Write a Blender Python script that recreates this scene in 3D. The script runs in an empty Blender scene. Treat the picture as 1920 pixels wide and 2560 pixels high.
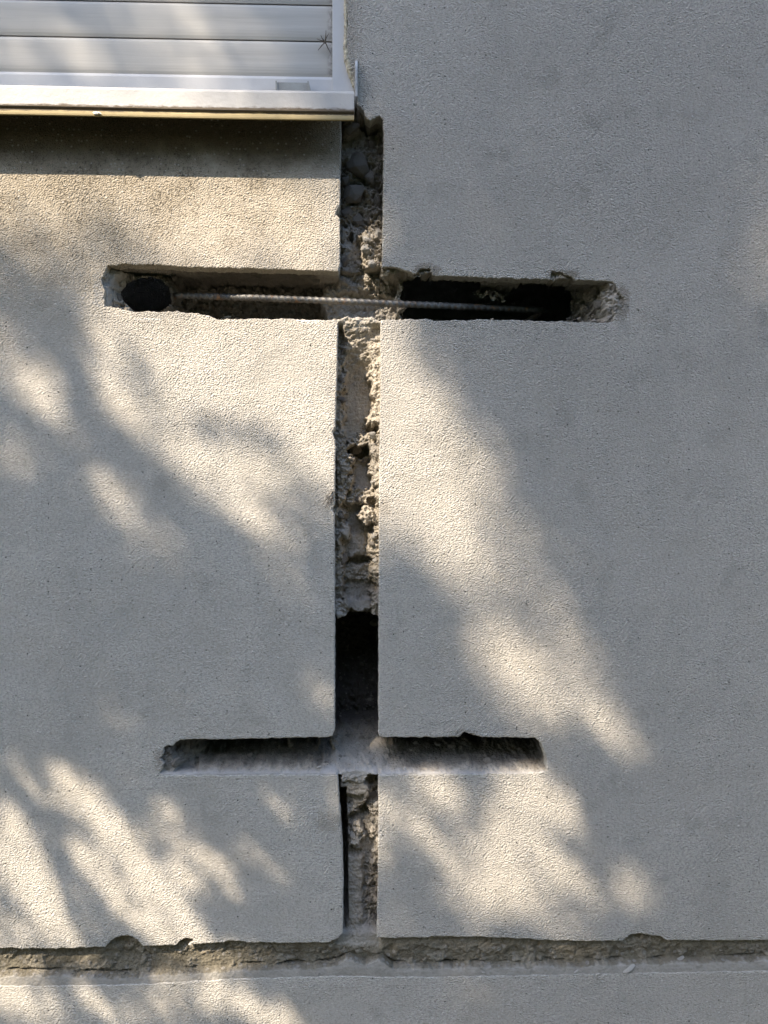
import bpy, bmesh, math, random
import numpy as np
from mathutils import Vector

# ------------------------------------------------------------------ camera, sky, sun, exposure
scene = bpy.context.scene
COL = scene.collection
D = 1.155                      # camera to wall, metres
FPX = 1849.0                   # focal length in photo pixels (1920 x 2560)
YAW = 0.029                    # camera turned a little to the right

cam_data = bpy.data.cameras.new("camera")
cam = bpy.data.objects.new("camera", cam_data)
COL.objects.link(cam)
cam.location = (0, -D, 0)
cam.rotation_euler = (math.radians(90), 0, -YAW)
cam_data.sensor_fit = 'VERTICAL'
cam_data.sensor_height = 36.0
cam_data.lens = 36.0 * FPX / 2560.0
cam_data.clip_start = 0.01
cam_data.clip_end = 500
scene.camera = cam

SUN = Vector((-0.95, -1.0, 1.37)).normalized()      # towards the sun
world = bpy.data.worlds.new("World")
scene.world = world
world.use_nodes = True
wn = world.node_tree
wn.nodes.clear()
sky = wn.nodes.new('ShaderNodeTexSky')
sky.sky_type = 'NISHITA'
sky.sun_disc = False
sky.sun_elevation = math.asin(SUN.z)
sky.sun_rotation = math.atan2(SUN.x, SUN.y)
sky.air_density = 1.0
sky.dust_density = 1.1
sky.ozone_density = 1.0
bgn = wn.nodes.new('ShaderNodeBackground')
bgn.inputs['Strength'].default_value = 0.15
out = wn.nodes.new('ShaderNodeOutputWorld')
wn.links.new(sky.outputs[0], bgn.inputs[0])
wn.links.new(bgn.outputs[0], out.inputs[0])

sd = bpy.data.lights.new("sun", 'SUN')
sd.energy = 3.1
sd.angle = math.radians(0.53)
sd.color = (1.0, 0.865, 0.69)
sun = bpy.data.objects.new("sun", sd)
COL.objects.link(sun)
sun.rotation_euler = SUN.to_track_quat('Z', 'Y').to_euler()
sun.location = SUN * 12

vs = scene.view_settings
vs.view_transform = 'Standard'
vs.look = 'None'
vs.exposure = 1.9
vs.gamma = 1.0
vs.use_curve_mapping = False
scene.cycles.use_denoising = True
scene.cycles.max_bounces = 4
scene.cycles.diffuse_bounces = 3
scene.cycles.caustics_reflective = False
scene.cycles.caustics_refractive = False

rng = np.random.default_rng(7)
random.seed(7)

# ------------------------------------------------------------------ pixel <-> wall mapping
CA, SA = math.cos(YAW), math.sin(YAW)
GROUND_Z = -1.15


def P(px, py, y=0.0):
    """point on the plane at depth y (metres behind the wall face) seen at a photo pixel"""
    a = (px - 960) / FPX
    b = (1280 - py) / FPX
    dx, dy, dz = a * CA + SA, -a * SA + CA, b
    t = (y + D) / dy
    return (dx * t, y, dz * t)


def to_px(X, Z):
    """photo pixel of a point on the wall face (arrays allowed)"""
    cx = X * CA - D * SA
    cz = X * SA + D * CA
    return 960 + FPX * cx / cz, 1280 - FPX * Z / cz


UF, VF = 960 - FPX * math.tan(YAW), 1280.0


def par(u, v, d):
    """wall-face pixel straight in front of a feature seen at (u,v) but lying d mm deep"""
    k = 1 + d / 1000.0 / D
    return UF + (u - UF) * k, VF + (v - VF) * k


# ------------------------------------------------------------------ numpy noise
def _hash(ix, iy, seed):
    h = (ix.astype(np.int64) * 374761393 + iy.astype(np.int64) * 668265263 + seed * 1442695041) & 0xffffffff
    h = ((h ^ (h >> 13)) * 1274126177) & 0xffffffff
    return ((h ^ (h >> 16)) & 0xffffff) / float(0xffffff)


def perlin(x, y, seed=0):
    x = np.asarray(x, float); y = np.asarray(y, float)
    ix, iy = np.floor(x), np.floor(y)
    fx, fy = x - ix, y - iy
    u = fx * fx * fx * (fx * (fx * 6 - 15) + 10)
    v = fy * fy * fy * (fy * (fy * 6 - 15) + 10)

    def g(ox, oy):
        a = _hash(ix + ox, iy + oy, seed) * 2 * np.pi
        return np.cos(a) * (fx - ox) + np.sin(a) * (fy - oy)
    a = g(0, 0) * (1 - u) + g(1, 0) * u
    b = g(0, 1) * (1 - u) + g(1, 1) * u
    return (a * (1 - v) + b * v) * 1.5


def fbm(x, y, seed=0, oct=4, gain=0.5):
    s = 0; a = 1.0
    for i in range(oct):
        s = s + a * perlin(np.asarray(x) * 2 ** i + 17.3 * i, np.asarray(y) * 2 ** i - 9.1 * i, seed + i)
        a *= gain
    return s


def worley(x, y, seed=0):
    """distance to the nearest jittered cell point, and a random value for that cell"""
    ix, iy = np.floor(x), np.floor(y)
    best = np.full(x.shape, 9.0); val = np.zeros(x.shape)
    for ox in (-1, 0, 1):
        for oy in (-1, 0, 1):
            cx, cy = ix + ox, iy + oy
            px = cx + 0.1 + 0.8 * _hash(cx, cy, seed); py = cy + 0.1 + 0.8 * _hash(cx, cy, seed + 5)
            d = np.hypot(x - px, y - py)
            m = d < best
            best = np.where(m, d, best); val = np.where(m, _hash(cx, cy, seed + 9), val)
    return best, val


def sstep(a, b, x):
    t = np.clip((x - a) / (b - a), 0, 1)
    return t * t * (3 - 2 * t)


# ------------------------------------------------------------------ material helpers
def new_mat(name):
    m = bpy.data.materials.new(name)
    m.use_nodes = True
    nt = m.node_tree
    nt.nodes.clear()
    o = nt.nodes.new('ShaderNodeOutputMaterial')
    b = nt.nodes.new('ShaderNodeBsdfPrincipled')
    nt.links.new(b.outputs[0], o.inputs[0])
    return m, nt, b


class G:
    """tiny node-graph helper"""
    def __init__(self, nt):
        self.nt = nt
        self.tc = nt.nodes.new('ShaderNodeTexCoord')

    def n(self, t, **kw):
        nd = self.nt.nodes.new(t)
        for k, v in kw.items():
            setattr(nd, k, v)
        return nd

    def set(self, sock, v):
        if isinstance(v, bpy.types.NodeSocket):
            self.nt.links.new(v, sock)
        elif isinstance(v, (tuple, list)) and sock.type == 'RGBA' and len(v) == 3:
            sock.default_value = (*v, 1)
        else:
            sock.default_value = v

    def noise(self, scale, detail=3, rough=0.55, dist=0.0, vec=None):
        nd = self.n('ShaderNodeTexNoise')
        self.set(nd.inputs['Vector'], vec or self.tc.outputs['Object'])
        nd.inputs['Scale'].default_value = scale
        nd.inputs['Detail'].default_value = detail
        nd.inputs['Roughness'].default_value = rough
        nd.inputs['Distortion'].default_value = dist
        return nd.outputs['Fac']

    def voro(self, scale, feature='F1', out='Distance', rand=1.0, vec=None):
        nd = self.n('ShaderNodeTexVoronoi', feature=feature)
        self.set(nd.inputs['Vector'], vec or self.tc.outputs['Object'])
        nd.inputs['Scale'].default_value = scale
        nd.inputs['Randomness'].default_value = rand
        return nd.outputs[out]

    def ramp(self, v, a, b, lo=0.0, hi=1.0):
        nd = self.n('ShaderNodeMapRange', interpolation_type='SMOOTHSTEP')
        self.set(nd.inputs[0], v)
        nd.inputs[1].default_value = a; nd.inputs[2].default_value = b
        nd.inputs[3].default_value = lo; nd.inputs[4].default_value = hi
        return nd.outputs[0]

    def math(self, op, a, b=0.0):
        nd = self.n('ShaderNodeMath', operation=op)
        self.set(nd.inputs[0], a); self.set(nd.inputs[1], b)
        return nd.outputs[0]

    def mix(self, f, a, b, blend='MIX'):
        nd = self.n('ShaderNodeMix', data_type='RGBA', blend_type=blend)
        self.set(nd.inputs[0], f); self.set(nd.inputs[6], a); self.set(nd.inputs[7], b)
        return nd.outputs[2]

    def sep(self, vec=None):
        nd = self.n('ShaderNodeSeparateXYZ')
        self.set(nd.inputs[0], vec or self.tc.outputs['Object'])
        return nd.outputs

    def attr(self, name):
        nd = self.n('ShaderNodeAttribute')
        nd.attribute_name = name
        return nd.outputs['Fac']

    def bump(self, h, dist, strength=1.0, normal=None):
        nd = self.n('ShaderNodeBump')
        self.set(nd.inputs['Height'], h)
        nd.inputs['Distance'].default_value = dist
        self.set(nd.inputs['Strength'], strength)
        if normal is not None:
            self.set(nd.inputs['Normal'], normal)
        return nd.outputs[0]


def plain(name, col, rough=0.6, metal=0.0, spread=0.25, scale=60, bump=0.0005, bscale=300):
    m, nt, b = new_mat(name)
    g = G(nt)
    lo = tuple(c * (1 - spread) for c in col); hi = tuple(min(1, c * (1 + spread)) for c in col)
    g.set(b.inputs['Base Color'], g.mix(g.ramp(g.noise(scale, 5, 0.65), 0.3, 0.7), lo, hi))
    b.inputs['Roughness'].default_value = rough
    b.inputs['Metallic'].default_value = metal
    if bump:
        g.set(b.inputs['Normal'], g.bump(g.noise(bscale, 4, 0.6), bump))
    return m


# --- sand-textured render coat
def coat_material():
    m, nt, b = new_mat("render_coat")
    g = G(nt)
    x, y, z = g.sep()
    cmb = g.n('ShaderNodeCombineXYZ')              # the wall is flat: 2D textures, slid along the depth on the cut edges
    g.set(cmb.inputs[0], g.math('ADD', x, g.math('MULTIPLY', y, 0.73)))
    g.set(cmb.inputs[1], g.math('ADD', z, g.math('MULTIPLY', y, 0.58)))
    w2 = cmb.outputs[0]

    def n2(scale, detail, rough=0.55, sx=1.0, sy=1.0, rot=0.0):
        nd = g.n('ShaderNodeTexNoise', noise_dimensions='2D')
        v = w2
        if (sx, sy, rot) != (1.0, 1.0, 0.0):
            mp = g.n('ShaderNodeMapping'); g.set(mp.inputs[0], w2)
            mp.inputs['Rotation'].default_value = (0, 0, rot)
            mp.inputs['Scale'].default_value = (sx, sy, 1)
            v = mp.outputs[0]
        g.set(nd.inputs['Vector'], v)
        nd.inputs['Scale'].default_value = scale
        nd.inputs['Detail'].default_value = detail
        nd.inputs['Roughness'].default_value = rough
        return nd.outputs['Fac']

    def v2(scale):
        nd = g.n('ShaderNodeTexVoronoi', feature='F1', voronoi_dimensions='2D')
        g.set(nd.inputs['Vector'], w2)
        nd.inputs['Scale'].default_value = scale
        return nd

    mott = n2(6, 3, 0.6)
    fine = n2(230, 2, 0.75)
    bl = n2(15, 5, 0.68)
    run = n2(9, 3, 0.6, 1.0, 0.22, 0.35)
    col = g.mix(g.ramp(mott, 0.3, 0.72), (0.46, 0.428, 0.378), (0.55, 0.514, 0.457))
    col = g.mix(g.ramp(fine, 0.42, 0.70, 0.0, 0.65), col, (0.33, 0.308, 0.272))
    col = g.mix(g.ramp(run, 0.5, 0.72, 0, 0.22), col, (0.36, 0.34, 0.30))
    # soft blotches of weathering
    col = g.mix(g.ramp(bl, 0.54, 0.74, 0, 0.42), col, (0.31, 0.293, 0.255))
    # run-off dirt beneath the window sill, then painted shade close under it
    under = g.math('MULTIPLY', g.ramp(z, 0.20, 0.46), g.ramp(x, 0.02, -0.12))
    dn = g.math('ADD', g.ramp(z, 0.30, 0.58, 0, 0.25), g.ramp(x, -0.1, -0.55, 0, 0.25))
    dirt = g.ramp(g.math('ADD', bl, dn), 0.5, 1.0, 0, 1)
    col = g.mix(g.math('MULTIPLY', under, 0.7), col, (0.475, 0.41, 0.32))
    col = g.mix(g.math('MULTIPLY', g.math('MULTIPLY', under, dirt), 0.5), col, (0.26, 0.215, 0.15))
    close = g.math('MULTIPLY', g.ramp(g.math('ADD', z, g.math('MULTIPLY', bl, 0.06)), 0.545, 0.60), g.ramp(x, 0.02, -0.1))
    col = g.mix(g.math('MULTIPLY', close, 0.92), col, (0.125, 0.10, 0.07))  # dark band deepening the sill's shadow in the colour, partly dirt
    # black specks of mould, thickest under the sill
    sp = g.math('ADD', n2(170, 2, 0.7), g.math('MULTIPLY', bl, 0.4))
    spk = g.math('MULTIPLY', g.ramp(sp, 0.79, 0.86), g.ramp(z, 0.28, 0.5))
    spk = g.math('MULTIPLY', spk, g.ramp(x, 0.0, -0.25, 0.12, 1.0))
    col = g.mix(g.math('MULTIPLY', spk, 0.6), col, (0.09, 0.075, 0.055))
    # scuffed, chipped paint round the cuts
    for (cu_, cv_, rx_, rz_, st_, cc_) in ((822, 2056, 34, 26, 0.6, (0.33, 0.295, 0.24)), (246, 722, 14, 40, 0.7, (0.30, 0.295, 0.285)), (1552, 760, 24, 48, 0.8, (0.27, 0.24, 0.195)),
                                           (1064, 676, 34, 16, 0.7, (0.22, 0.19, 0.15)), (1408, 688, 40, 16, 0.7, (0.22, 0.19, 0.15)), (1350, 800, 60, 10, 0.4, (0.34, 0.31, 0.27)),
                                           (962, 1272, 14, 22, 0.45, (0.27, 0.24, 0.2)), (1165, 1832, 34, 12, 0.6, (0.27, 0.24, 0.2)), (405, 1900, 24, 36, 0.7, (0.28, 0.25, 0.21)),
                                           (1120, 808, 30, 12, 0.35, (0.3, 0.28, 0.25)), (1560, 815, 18, 16, 0.4, (0.33, 0.31, 0.28)), (790, 1400, 14, 40, 0.3, (0.36, 0.34, 0.3)), (375, 798, 40, 2.6, 0.7, (0.66, 0.64, 0.6)), (772, 803, 32, 2.6, 0.7, (0.66, 0.64, 0.6)),
                                           (1700, 500, 90, 60, 0.2, (0.36, 0.335, 0.29)), (1500, 1150, 70, 50, 0.22, (0.38, 0.355, 0.31)), (300, 1500, 140, 90, 0.2, (0.38, 0.36, 0.315)), (1780, 1200, 70, 50, 0.25, (0.35, 0.33, 0.29))):
        X_, _, Z_ = P(cu_, cv_)
        dx = g.math('MULTIPLY', g.math('SUBTRACT', x, X_), 1 / (rx_ * 0.000625)); dz = g.math('MULTIPLY', g.math('SUBTRACT', z, Z_), 1 / (rz_ * 0.000625))
        rr_ = g.math('ADD', g.math('MULTIPLY', dx, dx), g.math('MULTIPLY', dz, dz))
        rr_ = g.math('ADD', rr_, g.math('MULTIPLY', g.math('SUBTRACT', bl, 0.5), 3.0))
        rr_ = g.math('ADD', rr_, g.math('MULTIPLY', g.math('SUBTRACT', fine, 0.5), 3.2))
        col = g.mix(g.math('MULTIPLY', g.ramp(rr_, 1.05, 0.75), st_), col, cc_)
    # pinholes
    pv = v2(62)
    rnd = g.sep(pv.outputs['Color'])
    hole = g.math('MULTIPLY', g.ramp(pv.outputs['Distance'], 0.095, 0.04), g.ramp(rnd[0], 0.80, 1.0))
    col = g.mix(g.math('MULTIPLY', hole, 0.9), col, (0.03, 0.028, 0.025))
    # pale grains
    gv = v2(115)
    rn2 = g.sep(gv.outputs['Color'])
    grain = g.math('MULTIPLY', g.ramp(gv.outputs['Distance'], 0.24, 0.1), g.ramp(rn2[1], 0.72, 0.85))
    col = g.mix(g.math('MULTIPLY', grain, 0.35), col, (0.68, 0.66, 0.62))
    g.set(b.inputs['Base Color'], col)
    b.inputs['Roughness'].default_value = 0.93
    b.inputs['Specular IOR Level'].default_value = 0.25
    # relief: sandy grain, coarser towards the top and in patches, faint drag of the float, slow waves
    coarse = g.math('MULTIPLY', g.ramp(z, -0.1, 0.75, 0.75, 1.3), g.ramp(mott, 0.3, 0.7, 0.7, 1.25))
    coarse = g.math('MULTIPLY', coarse, g.ramp(x, -0.1, 0.3, 0.85, 1.5))
    h = g.math('ADD', n2(420, 1, 0.6, 0.85, 1.1, 0.5), g.math('MULTIPLY', n2(170, 1, 0.5), 0.4))
    h = g.math('ADD', h, g.math('MULTIPLY', grain, 0.22))
    h = g.math('SUBTRACT', h, g.math('MULTIPLY', hole, 0.7))
    h = g.math('MULTIPLY', h, coarse)
    h = g.math('ADD', h, g.math('MULTIPLY', mott, 1.6))
    h = g.math('ADD', h, g.math('MULTIPLY', run, 0.9))
    g.set(b.inputs['Normal'], g.bump(h, 0.0036, 1.0))
    return m


# --- broken masonry inside the chases; 'smear' = smooth slurry, 'pale' = lighter mortar (vertex attributes)
def core_material(name, dark, mid, light, smearcol):
    m, nt, b = new_mat(name)
    g = G(nt)
    n1 = g.noise(38, 6, 0.7, 0.4)
    n2 = g.noise(160, 5, 0.7)
    col = g.mix(g.ramp(n1, 0.36, 0.62), mid, light)
    col = g.mix(g.ramp(n2, 0.52, 0.75, 0, 0.75), col, dark)
    cell = g.n('ShaderNodeTexVoronoi', feature='F1')
    g.set(cell.inputs['Vector'], g.tc.outputs['Object'])
    cell.inputs['Scale'].default_value = 120
    rr = g.sep(cell.outputs['Color'])
    agg = g.math('MULTIPLY', g.ramp(cell.outputs['Distance'], 0.45, 0.3), g.ramp(rr[0], 0.6, 0.75))
    col = g.mix(g.math('MULTIPLY', agg, 0.6), col, (0.30, 0.28, 0.255))
    rust = g.ramp(g.noise(55, 4, 0.6, 0.5), 0.62, 0.74, 0, 0.45)
    col = g.mix(rust, col, (0.36, 0.26, 0.15))
    pv = g.voro(210)
    col = g.mix(g.math('MULTIPLY', g.ramp(pv, 0.22, 0.1), g.ramp(g.noise(70, 2), 0.45, 0.6)), col, (0.06, 0.055, 0.045))
    pale = g.attr('pale')
    col = g.mix(g.math('MULTIPLY', pale, g.ramp(n2, 0.7, 0.4, 0.45, 0.95)), col, (0.56, 0.50, 0.41))
    col = g.mix(g.attr('shade_dirt'), col, (0.075, 0.068, 0.06))  # painted shade darkening the cavities, plus dirt on the lower chase floor
    sm = g.attr('smear')
    scol = g.mix(g.ramp(g.noise(50, 4, 0.6), 0.35, 0.7), smearcol, tuple(c * 0.82 for c in smearcol))
    col = g.mix(sm, col, scol)
    g.set(b.inputs['Base Color'], col)
    b.inputs['Roughness'].default_value = 0.95
    b.inputs['Specular IOR Level'].default_value = 0.2
    h = g.math('ADD', g.noise(220, 5, 0.7), g.math('MULTIPLY', pv, -0.5))
    stg = g.math('SUBTRACT', 1.0, g.math('MULTIPLY', sm, 0.5))
    g.set(b.inputs['Normal'], g.bump(h, 0.0035, stg))
    return m


M_COAT = coat_material()
M_CORE = core_material("broken_masonry", (0.13, 0.115, 0.095), (0.24, 0.215, 0.18), (0.37, 0.335, 0.28), (0.39, 0.37, 0.345))
M_JOINT = core_material("joint_concrete", (0.085, 0.073, 0.053), (0.155, 0.136, 0.10), (0.22, 0.196, 0.148), (0.36, 0.338, 0.30))
M_BACK = plain("wall_body", (0.25, 0.23, 0.2), 0.95, spread=0.2, bump=0.002)
M_STONE = plain("stone", (0.185, 0.165, 0.14), 0.85, spread=0.3, scale=110, bump=0.0012, bscale=350)
M_STONE_P = plain("pale_stone", (0.38, 0.355, 0.315), 0.85, spread=0.2, scale=110, bump=0.001, bscale=350)


# ------------------------------------------------------------------ object helpers
def empty(name, loc):
    o = bpy.data.objects.new(name, None)
    o.location = loc
    o.empty_display_size = 0.05
    COL.objects.link(o)
    return o


def abs_loc(o):
    v = Vector(o.location)
    p = o.parent
    while p:
        v += Vector(p.location)
        p = p.parent
    return v


def link_mesh(name, me, mat, parent=None, smooth=False):
    o = bpy.data.objects.new(name, me)
    COL.objects.link(o)
    if parent is not None:
        o.parent = parent
        o.location = -abs_loc(parent)
    if mat is not None and not me.materials:
        me.materials.append(mat)
    if smooth:
        me.polygons.foreach_set('use_smooth', [True] * len(me.polygons))
    return o


def mesh_py(name, v, f):
    me = bpy.data.meshes.new(name)
    me.from_pydata([tuple(p) for p in v], [], f)
    me.update()
    return me


def mesh_np(name, verts, quads):
    me = bpy.data.meshes.new(name)
    me.vertices.add(len(verts))
    me.vertices.foreach_set('co', np.ascontiguousarray(verts, dtype=np.float32).ravel())
    n = len(quads)
    me.loops.add(n * 4)
    me.loops.foreach_set('vertex_index', np.ascontiguousarray(quads, dtype=np.int32).ravel())
    me.polygons.add(n)
    me.polygons.foreach_set('loop_start', np.arange(0, n * 4, 4, dtype=np.int32))
    me.update(calc_edges=True)
    me.validate()
    return me


def tag(o, label=None, cat=None, group=None, kind=None):
    if label: o['label'] = label
    if cat: o['category'] = cat
    if group: o['group'] = group
    if kind: o['kind'] = kind
    return o


def tube(pts, radii, seg=8, cap=True):
    v, f = [], []
    pts = [Vector(p) for p in pts]
    t0 = (pts[1] - pts[0]).normalized()
    ref = t0.orthogonal().normalized()
    for i, p in enumerate(pts):
        t = (pts[min(i + 1, len(pts) - 1)] - pts[max(i - 1, 0)]).normalized()
        ref = (ref - t * ref.dot(t)).normalized()
        bi = t.cross(ref)
        for k in range(seg):
            a = 2 * math.pi * k / seg
            v.append(p + (ref * math.cos(a) + bi * math.sin(a)) * radii[i])
    for i in range(len(pts) - 1):
        for k in range(seg):
            k2 = (k + 1) % seg
            f.append((i * seg + k, i * seg + k2, (i + 1) * seg + k2, (i + 1) * seg + k))
    if cap:
        f.append(tuple(range(seg))[::-1])
        f.append(tuple(range((len(pts) - 1) * seg, len(pts) * seg)))
    return v, f


def box_v(x0, x1, y0, y1, z0, z1):
    v = [(x, y, z) for z in (z0, z1) for y in (y0, y1) for x in (x0, x1)]
    f = [(0, 2, 3, 1), (4, 5, 7, 6), (0, 1, 5, 4), (2, 6, 7, 3), (0, 4, 6, 2), (1, 3, 7, 5)]
    return v, f


def bevel_mesh(me, w, seg=2):
    bm = bmesh.new(); bm.from_mesh(me)
    bmesh.ops.bevel(bm, geom=list(bm.edges), offset=w, segments=seg, affect='EDGES', profile=0.6)
    bm.to_mesh(me); bm.free()
    return me


# ------------------------------------------------------------------ the ground (out of frame, it throws light back up)
m, nt, b = new_mat("ground_gravel")
g = G(nt)
c = g.mix(g.ramp(g.noise(0.9, 5, 0.6), 0.4, 0.62), (0.055, 0.048, 0.035), (0.035, 0.05, 0.018))
c = g.mix(g.ramp(g.noise(40, 4, 0.7), 0.35, 0.7, 0, 0.3), c, (0.08, 0.07, 0.058))
g.set(b.inputs['Base Color'], c)
b.inputs['Roughness'].default_value = 0.95
g.set(b.inputs['Normal'], g.bump(g.noise(60, 4, 0.7), 0.01))
gme = mesh_py("ground", [(-150, -150, GROUND_Z), (150, -150, GROUND_Z), (150, 150, GROUND_Z), (-150, 150, GROUND_Z)], [(0, 1, 2, 3)])
tag(link_mesh("ground", gme, m), kind='structure')

# ------------------------------------------------------------------ the wall
WX0, WX1, WZ1 = -1.95, 1.95, 2.25
WIN_L = -1.30
wall = empty("rendered_wall", (0, 0.1, GROUND_Z))
tag(wall, "rough grey rendered house wall slotted by a double-barred vertical chase and a groove", "wall")


def densify(pts, step=0.0022):
    o = []
    for i in range(len(pts) - 1):
        a, bb = np.array(pts[i]), np.array(pts[i + 1])
        n = max(1, int(np.linalg.norm(bb - a) / step))
        for k in range(n):
            o.append(a + (bb - a) * k / n)
    o.append(np.array(pts[-1]))
    return o


def coat_outline(segs):
    """segs: list of (kind, [points]); kind 'p' photo pixels, 'w' metres; value = jitter amplitude in px"""
    out = []
    for kind, amp, pts in segs:
        if kind == 'p':
            q = [(P(*p)[0], P(*p)[2]) for p in pts]
        else:
            q = [tuple(p) for p in pts]
        if amp > 0:
            q = densify(q)
            arr = np.array(q)
            a = amp * 0.000625
            nx = fbm(arr[:, 0] / 0.016 + 3.1, arr[:, 1] / 0.016, 41, 4, 0.62) * a
            nz = fbm(arr[:, 0] / 0.016 - 8.7, arr[:, 1] / 0.016, 57, 4, 0.62) * a
            # now and then a bite
            bite = np.clip(perlin(arr[:, 0] / 0.03, arr[:, 1] / 0.03, 77) - 0.35, 0, 1) * a * 2.0
            w = np.minimum(np.arange(len(arr)), np.arange(len(arr))[::-1]) / 3.0
            w = np.clip(w, 0, 1)
            arr[:, 0] += (nx) * w
            arr[:, 1] += (nz + bite) * w
            q = [tuple(p) for p in arr]
        if out and math.dist(out[-1], q[0]) < 1e-5:
            q = q[1:]
        out += q
    if math.dist(out[0], out[-1]) < 1e-5:
        out.pop()
    return out


def coat_piece(name, segs, parent, label, thick=0.022):
    o = np.array(coat_outline(segs))
    x, z = o[:, 0], o[:, 1]
    area = 0.5 * np.sum(x * np.roll(z, -1) - np.roll(x, -1) * z)
    if area < 0:
        o = o[::-1].copy()
    n = len(o)
    # smoothed tangents give the inward normal
    tan = np.zeros_like(o)
    for k in (1, 2):
        d = np.roll(o, -k, 0) - np.roll(o, k, 0)
        tan += d / (np.linalg.norm(d, axis=1, keepdims=True) + 1e-9)
    tan /= (np.linalg.norm(tan, axis=1, keepdims=True) + 1e-9)
    inward = np.stack([-tan[:, 1], tan[:, 0]], 1)
    rows = [(0.0016, 0.0), (0.0005, 0.0005), (0.0, 0.0018), (0.0002, 0.006), (0.0006, 0.011), (0.0002, 0.016), (0.0, thick)]
    verts = []
    for i, (ins, dep) in enumerate(rows):
        q = o + inward * ins
        if i >= 2:
            s = dep * 1000
            jit = fbm(q[:, 0] / 0.007 + s * 0.35, q[:, 1] / 0.007 + s * 0.21, 91, 3) * 0.0009
            q = q + inward * jit[:, None]
        verts.append(np.stack([q[:, 0], np.full(n, dep), q[:, 1]], 1))
    v = np.concatenate(verts)
    f = [tuple(range(n))]
    for r in range(len(rows) - 1):
        for k in range(n):
            k2 = (k + 1) % n
            f.append((r * n + k, (r + 1) * n + k, (r + 1) * n + k2, r * n + k2))
    me = mesh_py(name, v, f)
    ob = link_mesh(name, me, M_COAT, parent)
    if label:
        ob['label'] = label
    return ob


zg_l, zg_r = P(0, 2371)[2], P(1920, 2352)[2]
sw = 0.9     # saw-cut edges
rg = 2.4     # ragged edges
left = [
    ('w', 1.5, [(WX0, zg_l), (P(0, 2371)[0], zg_l)]),
    ('p', rg, [(0, 2371), (150, 2372), (262, 2368)]),
    ('p', 1.6, [(262, 2368), (276, 2353), (300, 2341), (322, 2339), (345, 2350), (358, 2366)]),
    ('p', 1.6, [(358, 2366), (440, 2363), (452, 2352), (466, 2346), (480, 2348), (484, 2354), (470, 2362), (560, 2357)]),
    ('p', 1.6, [(560, 2357), (575, 2353), (605, 2352), (618, 2357), (720, 2358), (822, 2357)]),
    ('p', 1.0, [(822, 2357), (845, 2346), (857, 2332)]),
    ('p', sw, [(857, 2332), (858, 2200), (855, 2100), (849, 2020), (845, 1944)]),
    ('p', 1.6, [(845, 1944), (844, 1938), (700, 1936), (560, 1938), (470, 1937), (418, 1938), (398, 1934)]),
    ('p', 3.2, [(398, 1934), (412, 1912), (398, 1897), (412, 1868), (432, 1862), (450, 1850), (470, 1849)]),
    ('p', 1.5, [(470, 1849), (560, 1849), (690, 1846), (820, 1843), (832, 1839)]),
    ('p', sw, [(832, 1839), (837, 1825), (837, 1600), (836, 1400), (836, 1285), (831, 1275), (836, 1262), (838, 1100), (831, 1080), (838, 1066), (841, 960), (845, 806)]),
    ('p', 0.8, [(845, 806), (842, 800), (790, 799)]),
    ('p', rg, [(790, 799), (700, 797), (600, 796), (560, 800), (545, 799), (525, 789), (480, 781), (420, 778), (350, 780), (312, 775)]),
    ('p', 3.6, [(312, 775), (285, 768), (262, 766), (258, 748), (262, 728), (254, 708), (257, 692), (263, 678), (270, 664)]),
    ('p', 1.8, [(270, 664), (330, 661), (420, 664), (480, 668), (600, 671), (720, 674), (846, 678)]),
    ('p', sw, [(846, 678), (850, 660), (850, 545), (840, 537), (842, 525), (850, 512), (851, 400), (853, 330), (851, 262)]),
    ('w', 0, [(P(851, 262)[0], P(851, 262)[2]), (WIN_L, P(851, 262)[2]), (WIN_L, WZ1), (WX0, WZ1), (WX0, zg_l)]),
]
coat_piece("render_coat", left, wall, "grey sand-textured render left of the vertical chase, dirty below the sill")

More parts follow.
